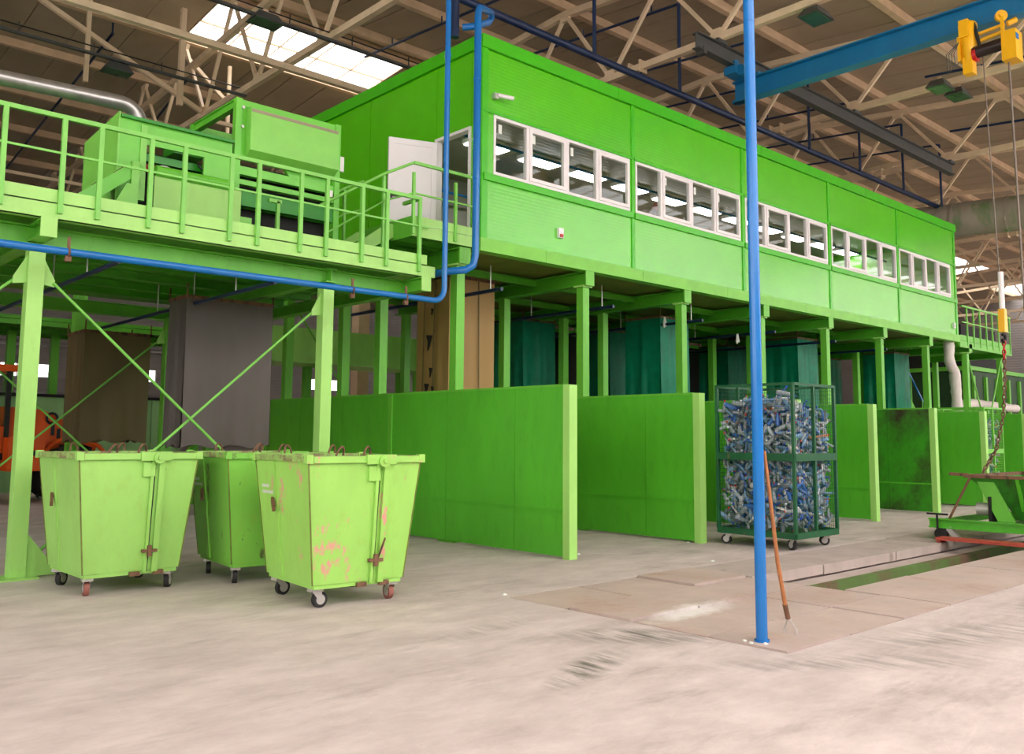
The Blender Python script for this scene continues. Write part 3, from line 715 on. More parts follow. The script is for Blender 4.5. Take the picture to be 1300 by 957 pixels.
MB().hexa([(X0+.12, Y0+.1, 4.8), (X1-.12, Y0+.1, 4.8), (X1-.12, Y0+.2, 4.8), (X0+.12, Y0+.2, 4.8)], [(X0+.12, Y0+.02, 5.0), (X1-.12, Y0+.02, 5.0), (X1-.12, Y0+.1, 5.0), (X0+.12, Y0+.1, 5.0)]).build('skirt', m_mach, mc)
MB().bar((6.05, 11.62, 4.45), (6.05, 11.62, 4.95), .05, .05).bar((5.9, 11.62, 4.95), (6.1, 11.62, 4.95), .05, .05).build('leg', m_machp, mc)
MB().box(X1, Y0+.02, 5.62, X1+.08, Y0+.06, 5.85).build('control_box', m_white, mc); MB().box(6.85, Y0-.01, 5.18, 6.93, Y0+.02, 5.28).build('switch', m_white, mc)

hp = thing('feed_hopper', 'green feed hopper with an angled end and a wheel in its opening', 'machine', (4.5, 12.1, 4.17))
X0, X1, Y0, Y1, ZT = 3.78, 5.32, 11.6, 12.95, 5.66
MB().box(X0, Y0, 4.3, X0+.02, Y1, ZT-.04).build('end_plate', m_machp, hp)
MB().prism([(Y0+.0, 5.62), (Y0+.0, 5.72), (Y0+.25, 5.7), (Y1, 5.62)][::-1], 'x', X0, X0+.02).build('end_cap', m_machp, hp)
MB().box(X0+.02, Y0, 4.6, 4.06, Y0+.03, ZT).build('corner_panel', m_mach, hp)
MB().box(4.06, Y0+.01, 5.36, X1, Y0+.05, ZT-.02).build('side_beam', m_mach, hp)
MB().box(X0+.02, Y0-.05, ZT-.02, X1, Y0+.06, ZT+.02).build('top_flange', m_machd, hp)
MB().box(4.06, Y0-.02, 4.6, 4.14, Y0+.06, 5.6).build('stiffener', m_machp, hp)
MB().box(4.92, Y0-.005, 4.95, X1, Y0+.04, 5.36).build('side_plate', m_mach, hp)
MB().box(4.14, Y0+.3, 4.4, 5.0, Y0+.9, 5.34).build('inner_frame', m_dark, hp)
MB().box(4.14, Y0+.2, 5.2, 5.0, Y0+.28, 5.3).build('inner_beam', m_machd, hp)
MB().box(4.14, Y0+.24, 5.06, 4.75, Y0+.29, 5.17).build('belt', mat('rust red belt', rgb(150, 62, 30), .7), hp)
w = MB().tube([(4.45+.16*math.cos(a), Y0+.16, 5.0+.16*math.sin(a)) for a in [i*math.pi/12 for i in range(24)]], .02, 6, True).cyl((4.45, Y0+.12, 5.0), (4.45, Y0+.2, 5.0), .05, 10)
for i in range(6): w.bar((4.45, Y0+.16, 5.0), (4.45+.15*math.cos(i*1.05), Y0+.16, 5.0+.15*math.sin(i*1.05)), .02, .02, (0, 1, 0))
w.build('pulley', m_zinc, hp)
MB().cyl((4.85, Y0+.05, 5.25), (5.15, Y0+.02, 5.0), .014, 6).build('hose', m_black, hp)
MB().cyl((4.25, Y0-.06, 5.02), (5.32, Y0-.06, 5.02), .07, 12).build('rim_roll', m_mach, hp)
MB().box(4.25, Y0-.05, 4.17, 5.45, Y0-.02, 4.98).build('skirt_panel', m_green2, hp)
MB().box(5.45, Y0-.05, 4.17, 5.62, Y0-.02, 4.62).build('skirt_panel', m_machp, hp)
MB().box(X0+.1, Y1-.05, 4.3, X1, Y1, ZT-.05).build('rear_panel', m_mach, hp)
MB().box(4.85, 12.5, 5.62, 5.3, 12.9, 5.8).build('top_box', m_machd, hp)

cv = thing('incline_conveyor', 'small inclined green conveyor end beneath the feed hopper', 'conveyor', (3.4, 11.4, 4.17))
for y in (11.3, 11.75):
    MB().bar((3.15, y, 4.28), (3.98, y, 4.98), .04, .16, (0, 0, 1)).build('side_frame', m_mach, cv)
MB().bar((3.2, 11.52, 4.36), (3.95, 11.52, 5.0), .4, .02).build('belt', m_dark, cv)
for i in range(3): MB().bar((3.3+.25*i, 11.33, 4.47+.21*i), (3.3+.25*i, 11.7, 4.47+.21*i), .05, .07).build('flight', m_rust, cv)
MB().bar((3.9, 11.28, 4.2), (3.9, 11.28, 5.0), .09, .06).build('leg', m_machp, cv)
MB().prism([(3.55, 4.2), (3.86, 4.2), (3.86, 4.7), (3.8, 4.7)], 'y', 11.24, 11.26).build('guard', m_machp, cv)

# galvanised ducts
def duct(name, pts, r, label, m, n=18, seg=1.0, group=None):
    d = thing(name, label, 'duct', pts[0], group)
    MB().tube(pts, r, n).build('pipe', m, d)
    P = [Vector(p) for p in pts]
    for i in range(len(P)-1):
        L = (P[i+1]-P[i]).length; dr = (P[i+1]-P[i]).normalized()
        if L < seg*.6: continue
        for j in range(max(1, int(L/seg))):
            q = P[i] + dr*seg*(j+.5)
            MB().cyl(q-dr*.025, q+dr*.025, r*1.04, n).build('joint_band', m, d)
    return d
Yd = 13.0
duct('exhaust_duct', [(-3, Yd, 6.04), (4.25, Yd, 6.34)] + arc((4.25, Yd, 6.34-.28), .28, math.pi/2, 0, 6, (1, 0, 0), (0, 0, 1))[1:] + [(4.53, Yd, 5.5)], .105, 'shiny galvanised exhaust duct bending down behind the feed hopper', m_galv, 18, 1.5)
duct('low_duct', [(-3, 18.5, 6.0), (3.3, 18.5, 6.15)] + arc((3.3, 18.5, 5.85), .3, math.pi/2, 0, 5, (1, 0, 0), (0, 0, 1))[1:] + [(3.6, 18.5, 4.6)], .16, 'galvanised duct low behind the railing at the left edge', m_galv, 16, 2.0)
duct('large_roof_duct', [(29.5, 14.2, 8.75), (30.3, 12.3, 8.85), (30.6, 9, 8.75), (31, 2, 8.6)], .56, 'large dusty round duct at the right behind the cabin roof', m_duct, 24, 1.6)

# ------------------------------------------------------------------ blue pipes
bp = thing('blue_pipe', 'blue pipe along the walkway edge turning up past the landing', 'pipe', (8.2, 10.45, 3.58))
pts = [(-6, 10.45, 3.56), (8.0, 10.45, 3.6)] + arc((8.0, 10.45, 3.8), .2, -math.pi/2, 0, 6, (1, 0, 0), (0, 0, 1))[1:] + [(8.2, 10.45, 9.6)]
MB().tube(pts, .043, 12).build('pipe', m_blue, bp)
for x in (2.95, 6.6, 7.5, -.5):
    q = MB().tube(arc((x, 10.45, 3.58), .048, 0, 2*math.pi, 12, (0, 1, 0), (0, 0, 1))[:-1], .012, 6, True)
    q.box(x-.015, 10.44, 3.62, x+.015, 10.46, 3.75).box(x-.03, 10.43, 3.48, x+.03, 10.48, 3.54); q.build('pipe_clamp', m_rust, bp)
for z in (5.3, 7.4): MB().cyl((8.2, 10.45, z), (8.2, 10.45, z+.06), .05, 12).build('coupling', m_blue, bp)
p2 = thing('blue_riser_pipe', 'blue riser pipe with a hooked top at the cabin corner', 'pipe', (8.8, 10.45, 4.2))
pts = [(8.35, 11.6, 4.12), (8.45, 10.65, 4.12), (8.62, 10.47, 4.14), (8.75, 10.45, 4.22), (8.8, 10.45, 4.38), (8.8, 10.45, 8.3), (8.84, 10.47, 8.42), (8.95, 10.52, 8.47), (9.5, 10.95, 8.75), (9.6, 11.05, 8.72), (9.58, 11.1, 8.64), (9.2, 11.0, 8.42), (9.05, 11.15, 8.4)]
MB().tube(pts, .058, 12).build('pipe', m_blue, p2)
for z in (5.6, 7.2): MB().cyl((8.8, 10.45, z), (8.8, 10.45, z+.05), .064, 12).build('coupling', m_blue, p2)
MB().cyl((8.93, 11.2, 8.2), (8.93, 11.2, 9.6), .07, 12).build('upper_pipe', m_navy, p2)
MB().cyl((8.95, 11.2, 9.2), (9.05, 11.65, 9.25), .06, 10).build('link_pipe', m_navy, p2)
for x, lb in ((3.5, 'thin blue branch pipe under the left walkway, nearer the left post'), (5.45, 'thin blue branch pipe under the walkway above the grey curtain')):
    q = thing('branch_pipe', lb, 'pipe', (x, 10.5, 3.55), 'branch pipes under the walkway')
    MB().cyl((x, 10.45, 3.56), (x, 17, 3.52), .03, 8).build('pipe', m_navy, q)
    for y in (11.6, 13, 14.4): MB().cyl((x, y, 3.55), (x, y, 4.0), .01, 6).build('hanger', m_zinc, q)

# ------------------------------------------------------------------ curtains round the drop chutes
def curtain(name, label, x0, x1, y0, y1, zt, zb, m, amp=.03, group=None, flare=0.0, seed=1, mframe=None, cut=0):
    rnd = random.Random(seed); t = thing(name, label, 'curtain', (x0, y0, zb), group)
    ph = [rnd.uniform(0, 6.28) for _ in range(6)]
    def side(a, b, nm, nrm, u0):
        g = MB(); nu, nv = 22, 10; V = []
        for j in range(nv+1):
            v = j/nv
            for i in range(nu+1):
                u = i/nu
                s = amp*(.15+.85*v)*(math.sin(u*9+ph[0]+u0) + .6*math.sin(u*19+ph[1]+v*2) + .35*math.sin(u*31+ph[2]-v*3+u0))
                s *= min(1, 4*u, 4*(1-u))
                p = Vector(a).lerp(Vector(b), u) + Vector(nrm)*(s + flare*v)
                V.append((p.x, p.y, zt + (zb-zt)*v + .03*math.sin(u*14+ph[3])*(v == 1)))
        F = [(j*(nu+1)+i, j*(nu+1)+i+1, (j+1)*(nu+1)+i+1, (j+1)*(nu+1)+i) for j in range(nv) for i in range(nu)]
        g.add(V, F, True)
        V2 = [(x_-nrm[0]*.008, y_-nrm[1]*.008, z_) for x_, y_, z_ in V]; g.add(V2, [f[::-1] for f in F], True)
        return g.build(nm, m, t)
    side((x0, y1, 0), (x0, y0, 0), 'side_sheet', (-1, 0, 0), 0.); side((x0, y0, 0), (x1, y0, 0), 'front_sheet', (0, -1, 0), 2.)
    side((x1, y0, 0), (x1, y1, 0), 'side_sheet', (1, 0, 0), 4.); side((x1, y1, 0), (x0, y1, 0), 'rear_sheet', (0, 1, 0), 5.)
    fr = MB(); e = .02
    for a, b in (((x0, y0), (x1, y0)), ((x1, y0), (x1, y1)), ((x1, y1), (x0, y1)), ((x0, y1), (x0, y0))):
        fr.bar((a[0], a[1], zt+.02), (b[0], b[1], zt+.02), .04, .05)
    for a in ((x0, y0), (x1, y0), (x1, y1), (x0, y1)): fr.bar((a[0], a[1], zt), (a[0], a[1], zt+.22), .02, .02)
    fr.build('hanging_frame', mframe or m_rust, t)
    return t
curtain('rubber_curtain', 'brown rubber chute curtain under the far left of the walkway', 5.15, 6.32, 16.95, 17.95, 3.42, 1.46, m_brown, .02, 'rubber chute curtains', 0, 3)
curtain('rubber_curtain', 'wide grey rubber chute curtain above the middle bin', 5.33, 6.72, 12.95, 13.6, 3.62, 1.42, m_grey, .02, 'rubber chute curtains', .02, 5)
tc_ = curtain('rubber_curtain', 'tan rubber chute curtain with torn slits at the cabin corner', 9.85, 10.92, 12.4, 13.35, 4.44, 1.9, m_tan, .012, 'rubber chute curtains', 0, 8)
for y, z, w_, h_ in ((12.92, 3.3, .1, .16), (12.86, 2.75, .05, .1), (12.98, 2.45, .07, .12), (12.8, 2.42, .04, .09), (12.84, 3.85, .03, .07)):
    MB().prism([(y-w_, z+h_*.7), (y+w_*.7, z+h_*.8), (y+w_*.25, z), (y+w_*.3, z-h_), (y-w_*.1, z-h_*.7)], 'x', 9.79, 9.81).build('torn_patch', m_dark, tc_)
for x0_ in (12.75, 13.05): MB().bar((9.8, x0_, 4.4), (9.8, x0_+.05, 2.0), .015, .02).build('fold', m_brown, tc_)
MB().bar((10.5, 12.36, 4.42), (10.53, 12.36, 2.0), .02, .01).build('fold', m_brown, tc_)
TARP = [(15.86, 12.4, 'green tarpaulin chute curtain in the third bay, lit on its right face', 11), (21.74, 12.4, 'green tarpaulin chute curtain above the right side of the bottle cage', 12), (27.5, 12.4, 'green tarpaulin chute curtain nearest the far end of the cabin', 13),
        (14.0, 14.9, 'dim green tarpaulin curtain just right of the tan curtain', 14), (17.0, 14.9, 'dim green tarpaulin curtain behind the second column', 16),
        (22.2, 14.9, 'dim green tarpaulin curtain behind the third column', 17), (24.9, 14.6, 'dim green tarpaulin curtain left of the blue post, with a slanting top', 18), (27.9, 14.9, 'dim green tarpaulin curtain behind the fifth column', 19)]
for x, y, lb, sd in TARP:
    curtain('tarpaulin_curtain', lb, x, x+1.05, y, y+1.0, 4.28, 1.7, m_tarp, .045, 'green tarpaulin curtains', .03, sd)
# pale rag tied at the tarp hangers
for x, y, z, lb in ((15.9, 12.3, 4.2, 'white rag tied to the hanger of the third bay tarpaulin'), (18.3, 12.0, 4.0, 'white rag hanging under the cabin left of the blue post')):
    g = MB(); 
    for i in range(5):
        a = i*1.25; g.bar((x, y, z+.08), (x+.05*math.cos(a), y+.03*math.sin(a), z-.12-.03*(i % 2)), .05, .01)
    tag(g.build('rag', m_label), lb, 'rag')

# ================================================================== WHEELED BINS
def bin_paint(name, col, seed, scr, lo):
    return worn(name, col, scr, .45, lo, lo+.04, 4.2, .08, rgb(150, 180, 72), (1, 1, .5), seed)
BINM = [bin_paint('bin paint pale', rgb(156, 210, 106), 1.0, rgb(170, 140, 118), .69), bin_paint('bin paint mid', rgb(128, 200, 76), 4.0, rgb(96, 110, 60), .59), bin_paint('bin paint bright', rgb(158, 214, 100), 7.3, rgb(214, 156, 138), .57)]
m_rim = worn('chipped bin rim', rgb(150, 190, 100), rgb(128, 104, 80), .6, .45, .6, 5, .1, None, (1, 1, 1))
m_seam = mat('bin seam rust', rgb(112, 120, 52), .6, var=.3, scale=9)
def caster(parent, x, y, ang, tyre=m_rubber, z=.2):
    """swivel caster: top plate, fork, tyre with hub"""
    R = .075; c, s = math.cos(ang), math.sin(ang)
    def P(a, b, zz): return (x + a*c - b*s, y + a*s + b*c, zz)
    fk = MB()
    fk.hexa([P(-.06, -.05, z-.03), P(.06, -.05, z-.03), P(.06, .05, z-.03), P(-.06, .05, z-.03)], [P(-.06, -.05, z), P(.06, -.05, z), P(.06, .05, z), P(-.06, .05, z)])
    for b in (-.032, .028):
        fk.hexa([P(.03, b, R-.015), P(.065, b, R-.015), P(.065, b+.004, R-.015), P(.03, b+.004, R-.015)], [P(-.045, b, z-.03), P(.05, b, z-.03), P(.05, b+.004, z-.03), P(-.045, b+.004, z-.03)])
    f = fk.build('caster', m_zinc, parent)
    MB().cyl(P(.045, -.024, R), P(.045, .024, R), R, 18).build('wheel', tyre, f)
    MB().cyl(P(.045, -.027, R), P(.045, .027, R), R*.62, 14).build('hub', m_zinc, f)
    return f
m_redwheel = mat('worn red tyre', rgb(150, 92, 80), .7)
def make_bin(label, loc, rot, m, wheel_angles, tyres, writing):
    t = thing('wheeled_bin', label, 'bin', (0, 0, 0), 'wheeled waste bins')
    zb, zt = .22, 1.36; bx, by = .48, .53; tx, ty = .6, .63
    k = .02
    b = MB()
    lo = [(-bx, -by, zb), (bx, -by, zb), (bx, by, zb), (-bx, by, zb)]; hi = [(-tx, -ty, zt), (tx, -ty, zt), (tx, ty, zt), (-tx, ty, zt)]
    lo2 = [(-bx+k, -by+k, zb+k), (bx-k, -by+k, zb+k), (bx-k, by-k, zb+k), (-bx+k, by-k, zb+k)]; hi2 = [(-tx+k, -ty+k, zt), (tx-k, -ty+k, zt), (tx-k, ty-k, zt), (-tx+k, ty-k, zt)]
    v = lo + hi + lo2 + hi2
    f = [(3,2,1,0), (0,1,5,4), (1,2,6,5), (2,3,7,6), (3,0,4,7), (8,9,10,11), (9,8,12,13), (10,9,13,14), (11,10,14,15), (8,11,15,12), (4,5,13,12), (5,6,14,13), (6,7,15,14), (7,4,12,15)]
    b.add(v, f); body = b.build('body', m, t)
    # folded seams on the edges and at the middle of each side
    for p, q in zip(lo, hi): MB().bar(p, q, .011, .011, (1, 0, 0)).build('corner_seam', m_seam, body)
    for sx in (-1, 1): MB().bar((sx*(bx+.004), .12, zb), (sx*(tx+.004), .14, zt), .012, .02, (1, 0, 0)).build('side_seam', m, body)
    # rim
    r = MB(); w, h = .045, .055
    for p, q in zip(hi, hi[1:]+hi[:1]):
        p = Vector(p); q = Vector(q); d = (q-p).normalized(); r.bar(p-d*w/2+Vector((0, 0, .02)), q+d*w/2+Vector((0, 0, .02)), w, h)
    rim = r.build('rim', m_rim, t)
    for sx in (-1, 1):
        for sy in (-1, 1): MB().box(sx*tx-.033, sy*ty-.033, zt-.02, sx*tx+.033, sy*ty+.033, zt+.06).build('rim_corner', m, rim)
    # front rim cover, door strip, lock disc, hasp
    def fy(z): return -(by + (ty-by)*(z-zb)/(zt-zb))
    def fx(z, u): return u*(bx + (tx-bx)*(z-zb)/(zt-zb))
    MB().box(-tx+.04, -ty-.03, zt-.015, .0, -ty-.012, zt+.045).build('front_lip', m, rim); MB().box(.3, -ty-.03, zt-.015, tx-.03, -ty-.012, zt+.045).build('front_lip', m, rim)
    for x0, x1, d in ((.1, .13, .03), (.18, .24, .035)):
        MB().hexa([(x0, fy(zb)-d, zb-.02), (x1, fy(zb)-d, zb-.02), (x1, fy(zb), zb-.02), (x0, fy(zb), zb-.02)], [(x0, fy(zt)-d, zt-.02), (x1, fy(zt)-d, zt-.02), (x1, fy(zt), zt-.02), (x0, fy(zt), zt-.02)]).build('door_strip', m, t)
    MB().hexa([(.132, fy(zb)-.004, zb-.02), (.148, fy(zb)-.004, zb-.02), (.148, fy(zb)+.01, zb-.02), (.132, fy(zb)+.01, zb-.02)], [(.146, fy(zt)-.004, zt-.1), (.152, fy(zt)-.004, zt-.1), (.152, fy(zt)+.01, zt-.1), (.146, fy(zt)+.01, zt-.1)]).build('door_gap', m_dark, t)
    MB().box(.02, fy(zt)-.02, 1.17, .14, fy(1.2)+.02, 1.31).build('lock_plate', m, t)
    MB().box(-.02, -ty-.05, zt-.03, .3, -ty-.02, zt+.06).build('hinge_plate', m, t)
    MB().cyl((.16, -ty-.05, zt+.0), (.16, -ty-.08, zt+.0), .06, 16).cyl((.16, -ty-.08, zt), (.16, -ty-.1, zt), .025, 10).build('lock_disc', m, t)
    MB().box(.07, fy(.42)-.05, .4, .22, fy(.42)-.01, .43).box(.12, fy(.42)-.06, .36, .16, fy(.42)-.02, .47).build('hasp', m_rust, t)
    # base frame and feet
    MB().box(-bx+.02, -by+.01, zb-.04, bx-.02, -by+.05, zb).box(-bx+.02, by-.05, zb-.04, bx-.02, by-.01, zb).box(-bx+.02, -by+.05, zb-.04, -bx+.06, by-.05, zb).box(bx-.06, -by+.05, zb-.04, bx-.02, by-.05, zb).build('base_frame', m, t)
    for x in (.02, .26): MB().box(x-.05, -by-.03, zb-.05, x+.05, -by+.03, zb-.01).build('hinge_foot', m_rust, t)
    # lifting rings
    for x, y, tilt in ((-.28, -ty+.02, .5), (.02, -ty+.04, .2), (-.25, ty, -.3), (.25, ty, .3)):
        MB().tube([(x+.05*math.cos(a)+tilt*.05*math.sin(a), y+.03*math.cos(a), zt+.05+.085*math.sin(a)) for a in [math.pi*i/10 for i in range(11)]], .011, 8).build('lifting_ring', m_rust, t)
    # side lug on the left
    def sxp(z): return -(bx + (tx-bx)*(z-zb)/(zt-zb))
    MB().bar((sxp(.95)-.01, .25, .97), (sxp(.9)-.06, .1, .88), .03, .05).build('side_lug', m_rust, t)
    MB().box(sxp(.86)-.012, .1, .72, sxp(.8)+.0, .13, .86).build('lug_foot', m, t)
    if writing:
        d = MB()
        for row, (z, n) in enumerate(((1.08, 6), (1.02, 9))):
            for i in range(n):
                y0 = .5 - i*.03; xx = sxp(z)-.004
                d.quad((xx, y0, z), (xx, y0-.024, z), (xx-.001, y0-.024, z+.03), (xx-.001, y0, z+.03))
        d.build('stencil_mark', m_label, body)
    for (x, y), a, ty_ in zip(((-bx+.08, -by+.1), (bx-.08, -by+.1), (bx-.08, by-.12), (-bx+.08, by-.12)), wheel_angles, tyres):
        caster(t, x, y, a, ty_, .18)
    t.location = loc; t.rotation_euler = (0, 0, rot); return t
make_bin('left green wheeled bin beside the left post, scuffed grey on its side', (3.43, 9.95, 0), math.radians(1), BINM[0], (1.4, .9, .5, .7), (m_redwheel, m_rubber, m_rubber, m_rubber), False)
make_bin('middle green wheeled bin standing behind the two front ones', (4.93, 9.7, 0), math.radians(-5), BINM[1], (1.3, 1.5, .2, 1.2), (m_rubber,)*4, True)
make_bin('right front green wheeled bin with pink paint scrapes', (4.88, 7.93, 0), math.radians(-5), BINM[2], (.1, 1.5, .6, .2), (m_rubber, m_redwheel, m_rubber, m_rubber), True)
# scraped patches on the front of the right bin are in its paint; a wire hook hangs from its hasp
g = MB().tube([(5.0, 7.33, .44), (5.02, 7.31, .52), (5.06, 7.31, .62)], .01, 6); tag(g.build('wire_hook', m_rust), 'bent rusty wire stuck in the hasp of the right front bin', 'wire')

# ================================================================== BOTTLE CAGE
def cage(label, x0, y0, w, d, h, m, mwire, wheels=True):
    t = thing('bottle_cage', label, 'cage', (x0, y0, 0), 'wheeled bottle cages'); x1, y1 = x0+w, y0+d; zb = .24
    s = .045
    for x in (x0, x1):
        for y in (y0, y1): MB().box(x-s/2, y-s/2, zb, x+s/2, y+s/2, h).build('post', m, t)
    for x in (x0+w*.48,):
        for y in (y0, y1): MB().box(x-s/2, y-s/2, zb, x+s/2, y+s/2, h).build('post', m, t)
    for z0, z1 in ((zb-.07, zb+.02), (1.28, 1.39), (h-.04, h)):
        for a in ((x0, y0-.03, x1, y0-.0), (x0, y1, x1, y1+.03)): MB().box(a[0], a[1], z0, a[2], a[3], z1).build('rail', m, t)
        for a in ((x0-.03, y0, x0, y1), (x1, y0, x1+.03, y1)): MB().box(a[0], a[1], z0, a[2], a[3], z1).build('rail', m, t)
    MB().box(x0, y0, zb-.06, x1, y1, zb-.02).build('floor_plate', m, t)
    wr = .0035
    def wires(nm, f, L):
        g = MB()
        for i in range(1, int(L/.06)): g.bar(f(i*.06, zb), f(i*.06, h-.04), wr, wr)
        for i in range(1, int((h-zb)/.06)): g.bar(f(0, zb+i*.06), f(L, zb+i*.06), wr, wr)
        g.build(nm, mwire, t)['kind'] = 'stuff'
    wires('wire_mesh', lambda u, z: (x0+u, y0, z), w); wires('wire_mesh', lambda u, z: (x0, y0+u, z), d)
    wires('wire_mesh', lambda u, z: (x0+u, y1, z), w); wires('wire_mesh', lambda u, z: (x1, y0+u, z), d)
    if not wheels:
        for x in (x0, x1):
            for y in (y0, y1): MB().box(x-.05, y-.05, 0, x+.05, y+.05, zb-.05).build('foot', m, t)
    if wheels:
        for x, y, a in ((x0+.12, y0+.1, 1.2), (x1-.08, y0+.12, 2.2), (x1-.1, y1-.1, .6), (x0+.1, y1-.12, 1.9)): caster(t, x, y, a, m_rubber, .18)
    return t
cage('dark green wheeled cage packed with plastic bottles behind the blue post', 11.78, 6.82, 1.2, 1.3, 2.42, m_cage, m_cage)
cage('bright green cage of bottles standing far right behind the skip', 23.55, 8.45, 1.2, 1.2, 2.42, m_green, m_green, False)

def pet(name, col, alpha):
    m, t, N, L, b = nodes(name); oi = N.new('ShaderNodeObjectInfo')
    L.new(mixc(N, L, scl(col, .7), scl(col, 1.25), oi.outputs['Random']), b.inputs['Base Color'])
    b.inputs['Roughness'].default_value = .16; b.inputs['Alpha'].default_value = alpha; b.inputs['Specular IOR Level'].default_value = .8
    return m
m_pet = [pet('clear plastic', rgb(190, 200, 208), .62), pet('pale blue plastic', rgb(128, 168, 205), .68), pet('grey plastic', rgb(150, 158, 168), .7), pet('milky plastic', rgb(225, 222, 220), .9), pet('blue plastic', rgb(64, 110, 190), .75)]
m_cap = [mat('blue cap', rgb(28, 70, 190), .4), mat('white cap', rgb(230, 230, 230), .4), mat('red cap', rgb(200, 36, 30), .4), mat('green cap', rgb(90, 190, 70), .4)]
def bottle_geo(b, M4, rnd, n=8, mi=0, mc=1):
    """crushed drinks bottle: dented body, shoulder, neck and cap"""
    prof = [(.0, 0), (.036, .0), (.042, .02), (.04, .07), (.043, .12), (.04, .17), (.036, .2), (.018, .25), (.014, .27)]
    fl = rnd.uniform(.45, .9); bend = rnd.uniform(-.03, .03); V = []
    for k, (r, z) in enumerate(prof):
        for j in range(n):
            a = 2*math.pi*j/n; q = r*(1 + (rnd.uniform(-.22, .12) if 2 <= k <= 6 else 0))
            V.append(M4 @ Vector((q*math.cos(a), q*math.sin(a)*fl + bend*math.sin(z*11), z)))
    b.add(V, [(i*n+j, i*n+(j+1) % n, (i+1)*n+(j+1) % n, (i+1)*n+j) for i in range(len(prof)-1) for j in range(n)], True, mi)
    c = [(.017, .27), (.017, .292), (0, .294)]; V = []
    for r, z in c: V += [M4 @ Vector((r*math.cos(2*math.pi*j/n), r*math.sin(2*math.pi*j/n) + bend*math.sin(.27*11), z)) for j in range(n)]
    b.add(V, [(i*n+j, i*n+(j+1) % n, (i+1)*n+(j+1) % n, (i+1)*n+j) for i in range(2) for j in range(n)], False, mc)
rb = random.Random(21)
BV = []
BN = [('clear', 'crushed clear plastic bottle packed in the dark green wheeled cage'), ('pale blue', 'crushed pale blue plastic bottle packed in the dark green wheeled cage'), ('grey', 'crushed greyish plastic bottle packed in the dark green wheeled cage'),
      ('white', 'crushed milky white bottle packed in the dark green wheeled cage'), ('blue', 'crushed deep blue bottle packed in the dark green wheeled cage')]
for i in range(15):
    ci = [0, 0, 1, 1, 2, 0, 1, 3, 4, 1, 2, 0, 1, 4, 2][i]
    b = MB(); bottle_geo(b, Matrix.Translation((0, 0, -.14)), rb); kc = rb.choice((0, 0, 0, 1, 1, 2, 3)); BV.append((b.mesh('plastic_bottle', [m_pet[ci], m_cap[kc]]), ci, kc))
def rq(ax):
    """random orientation lying mostly in the face whose normal is axis ax"""
    d = Vector((rb.uniform(-1, 1), rb.uniform(-1, 1), rb.uniform(-1, 1)))
    d[ax] *= .45
    return d.normalized().to_track_quat('Z', 'Y') @ Quaternion((0, 0, 1), rb.uniform(0, 6.28))
def top(x, y):
    u = (x-11.78)/1.2; v = (y-6.82)/1.3
    return 2.1 + .17*math.sin(3*u+1.2)*math.sin(2.6*v+.6) - .1*u
spots = []
for i in range(9):
    for jz in range(17):
        y = 6.9 + 1.2*(i+.5+rb.uniform(-.3, .3))/9; z = .33 + 1.82*(jz+.5+rb.uniform(-.3, .3))/17
        spots.append((11.86+rb.uniform(0, .05), y, z, 0))
for i in range(8):
    for jz in range(17):
        x = 11.86 + 1.1*(i+.5+rb.uniform(-.3, .3))/8; z = .33 + 1.78*(jz+.5+rb.uniform(-.3, .3))/17
        spots.append((x, 6.9+rb.uniform(0, .05), z, 1))
for x, y, z, ax in spots[:289]:
    if z > top(x, y) + .05: z = top(x, y)
    me, ci, kc = rb.choice(BV)
    o = bpy.data.objects.new('plastic_bottle', me); C.objects.link(o); o.location = (x, y, z)
    o.rotation_mode = 'QUATERNION'; o.rotation_quaternion = rq(ax); sc = rb.uniform(.72, 1.0); o.scale = (sc, sc, sc*rb.uniform(.7, 1))
    tag(o, 'crushed %s bottle with %s cap, %s the %s face of the near cage' % (BN[ci][0], ('blue', 'white', 'red', 'green')[kc], 'low on' if z < .95 else 'halfway up' if z < 1.6 else 'high on', ('left', 'front')[ax]), 'bottle', 'bottles packed in the dark green cage')
for i in range(11):
    x = 11.95 + .9*rb.random(); y = 6.95 + 1.0*rb.random(); me, ci, kc = rb.choice(BV)
    o = bpy.data.objects.new('plastic_bottle', me); C.objects.link(o); o.location = (x, y, top(x, y)+.07)
    o.rotation_mode = 'QUATERNION'; o.rotation_quaternion = rq(2); tag(o, 'crushed %s bottle with %s cap, on top of the near cage heap' % (BN[ci][0], ('blue', 'white', 'red', 'green')[kc]), 'bottle', 'bottles packed in the dark green cage')
def heap(name, label, x0, x1, y0, y1, z0, zt, count, edge):
    b = MB()
    for i in range(count):
        for _ in range(30):
            x, y, z = rb.uniform(x0, x1), rb.uniform(y0, y1), rb.uniform(z0, zt(x0, y0) if not callable(zt) else 2.2)
            if z < zt(x, y) and (min(x-x0, y-y0) < edge or zt(x, y)-z < edge): break
        q = rq(rb.choice((0, 1, 2))).to_matrix().to_4x4(); M4 = Matrix.Translation((x, y, z)) @ q @ Matrix.Scale(rb.uniform(.7, 1), 4) @ Matrix.Translation((0, 0, -.14))
        bottle_geo(b, M4, rb, 6, rb.choice((0, 0, 1, 1, 2, 2, 3, 4)), 5 + rb.choice((0, 0, 1, 2)))
    return tag(b.build(name, m_pet + m_cap[:3]), label, 'bottles', None, 'stuff')
heap('bottle_heap', 'crushed plastic bottles filling the inside of the dark green cage', 11.9, 12.93, 6.93, 8.06, .32, top, 1300, .3)
heap('bottle_heap', 'crushed plastic bottles filling the far bright green cage', 23.62, 24.68, 8.52, 9.5, .35, lambda x, y: 2.1, 500, .3)
g = MB().bar((12.3, 6.86, 1.62), (12.85, 6.87, 1.66), .03, .03).build('stick', m_wood); tag(g, 'short brown stick wedged across the caged bottles', 'stick')

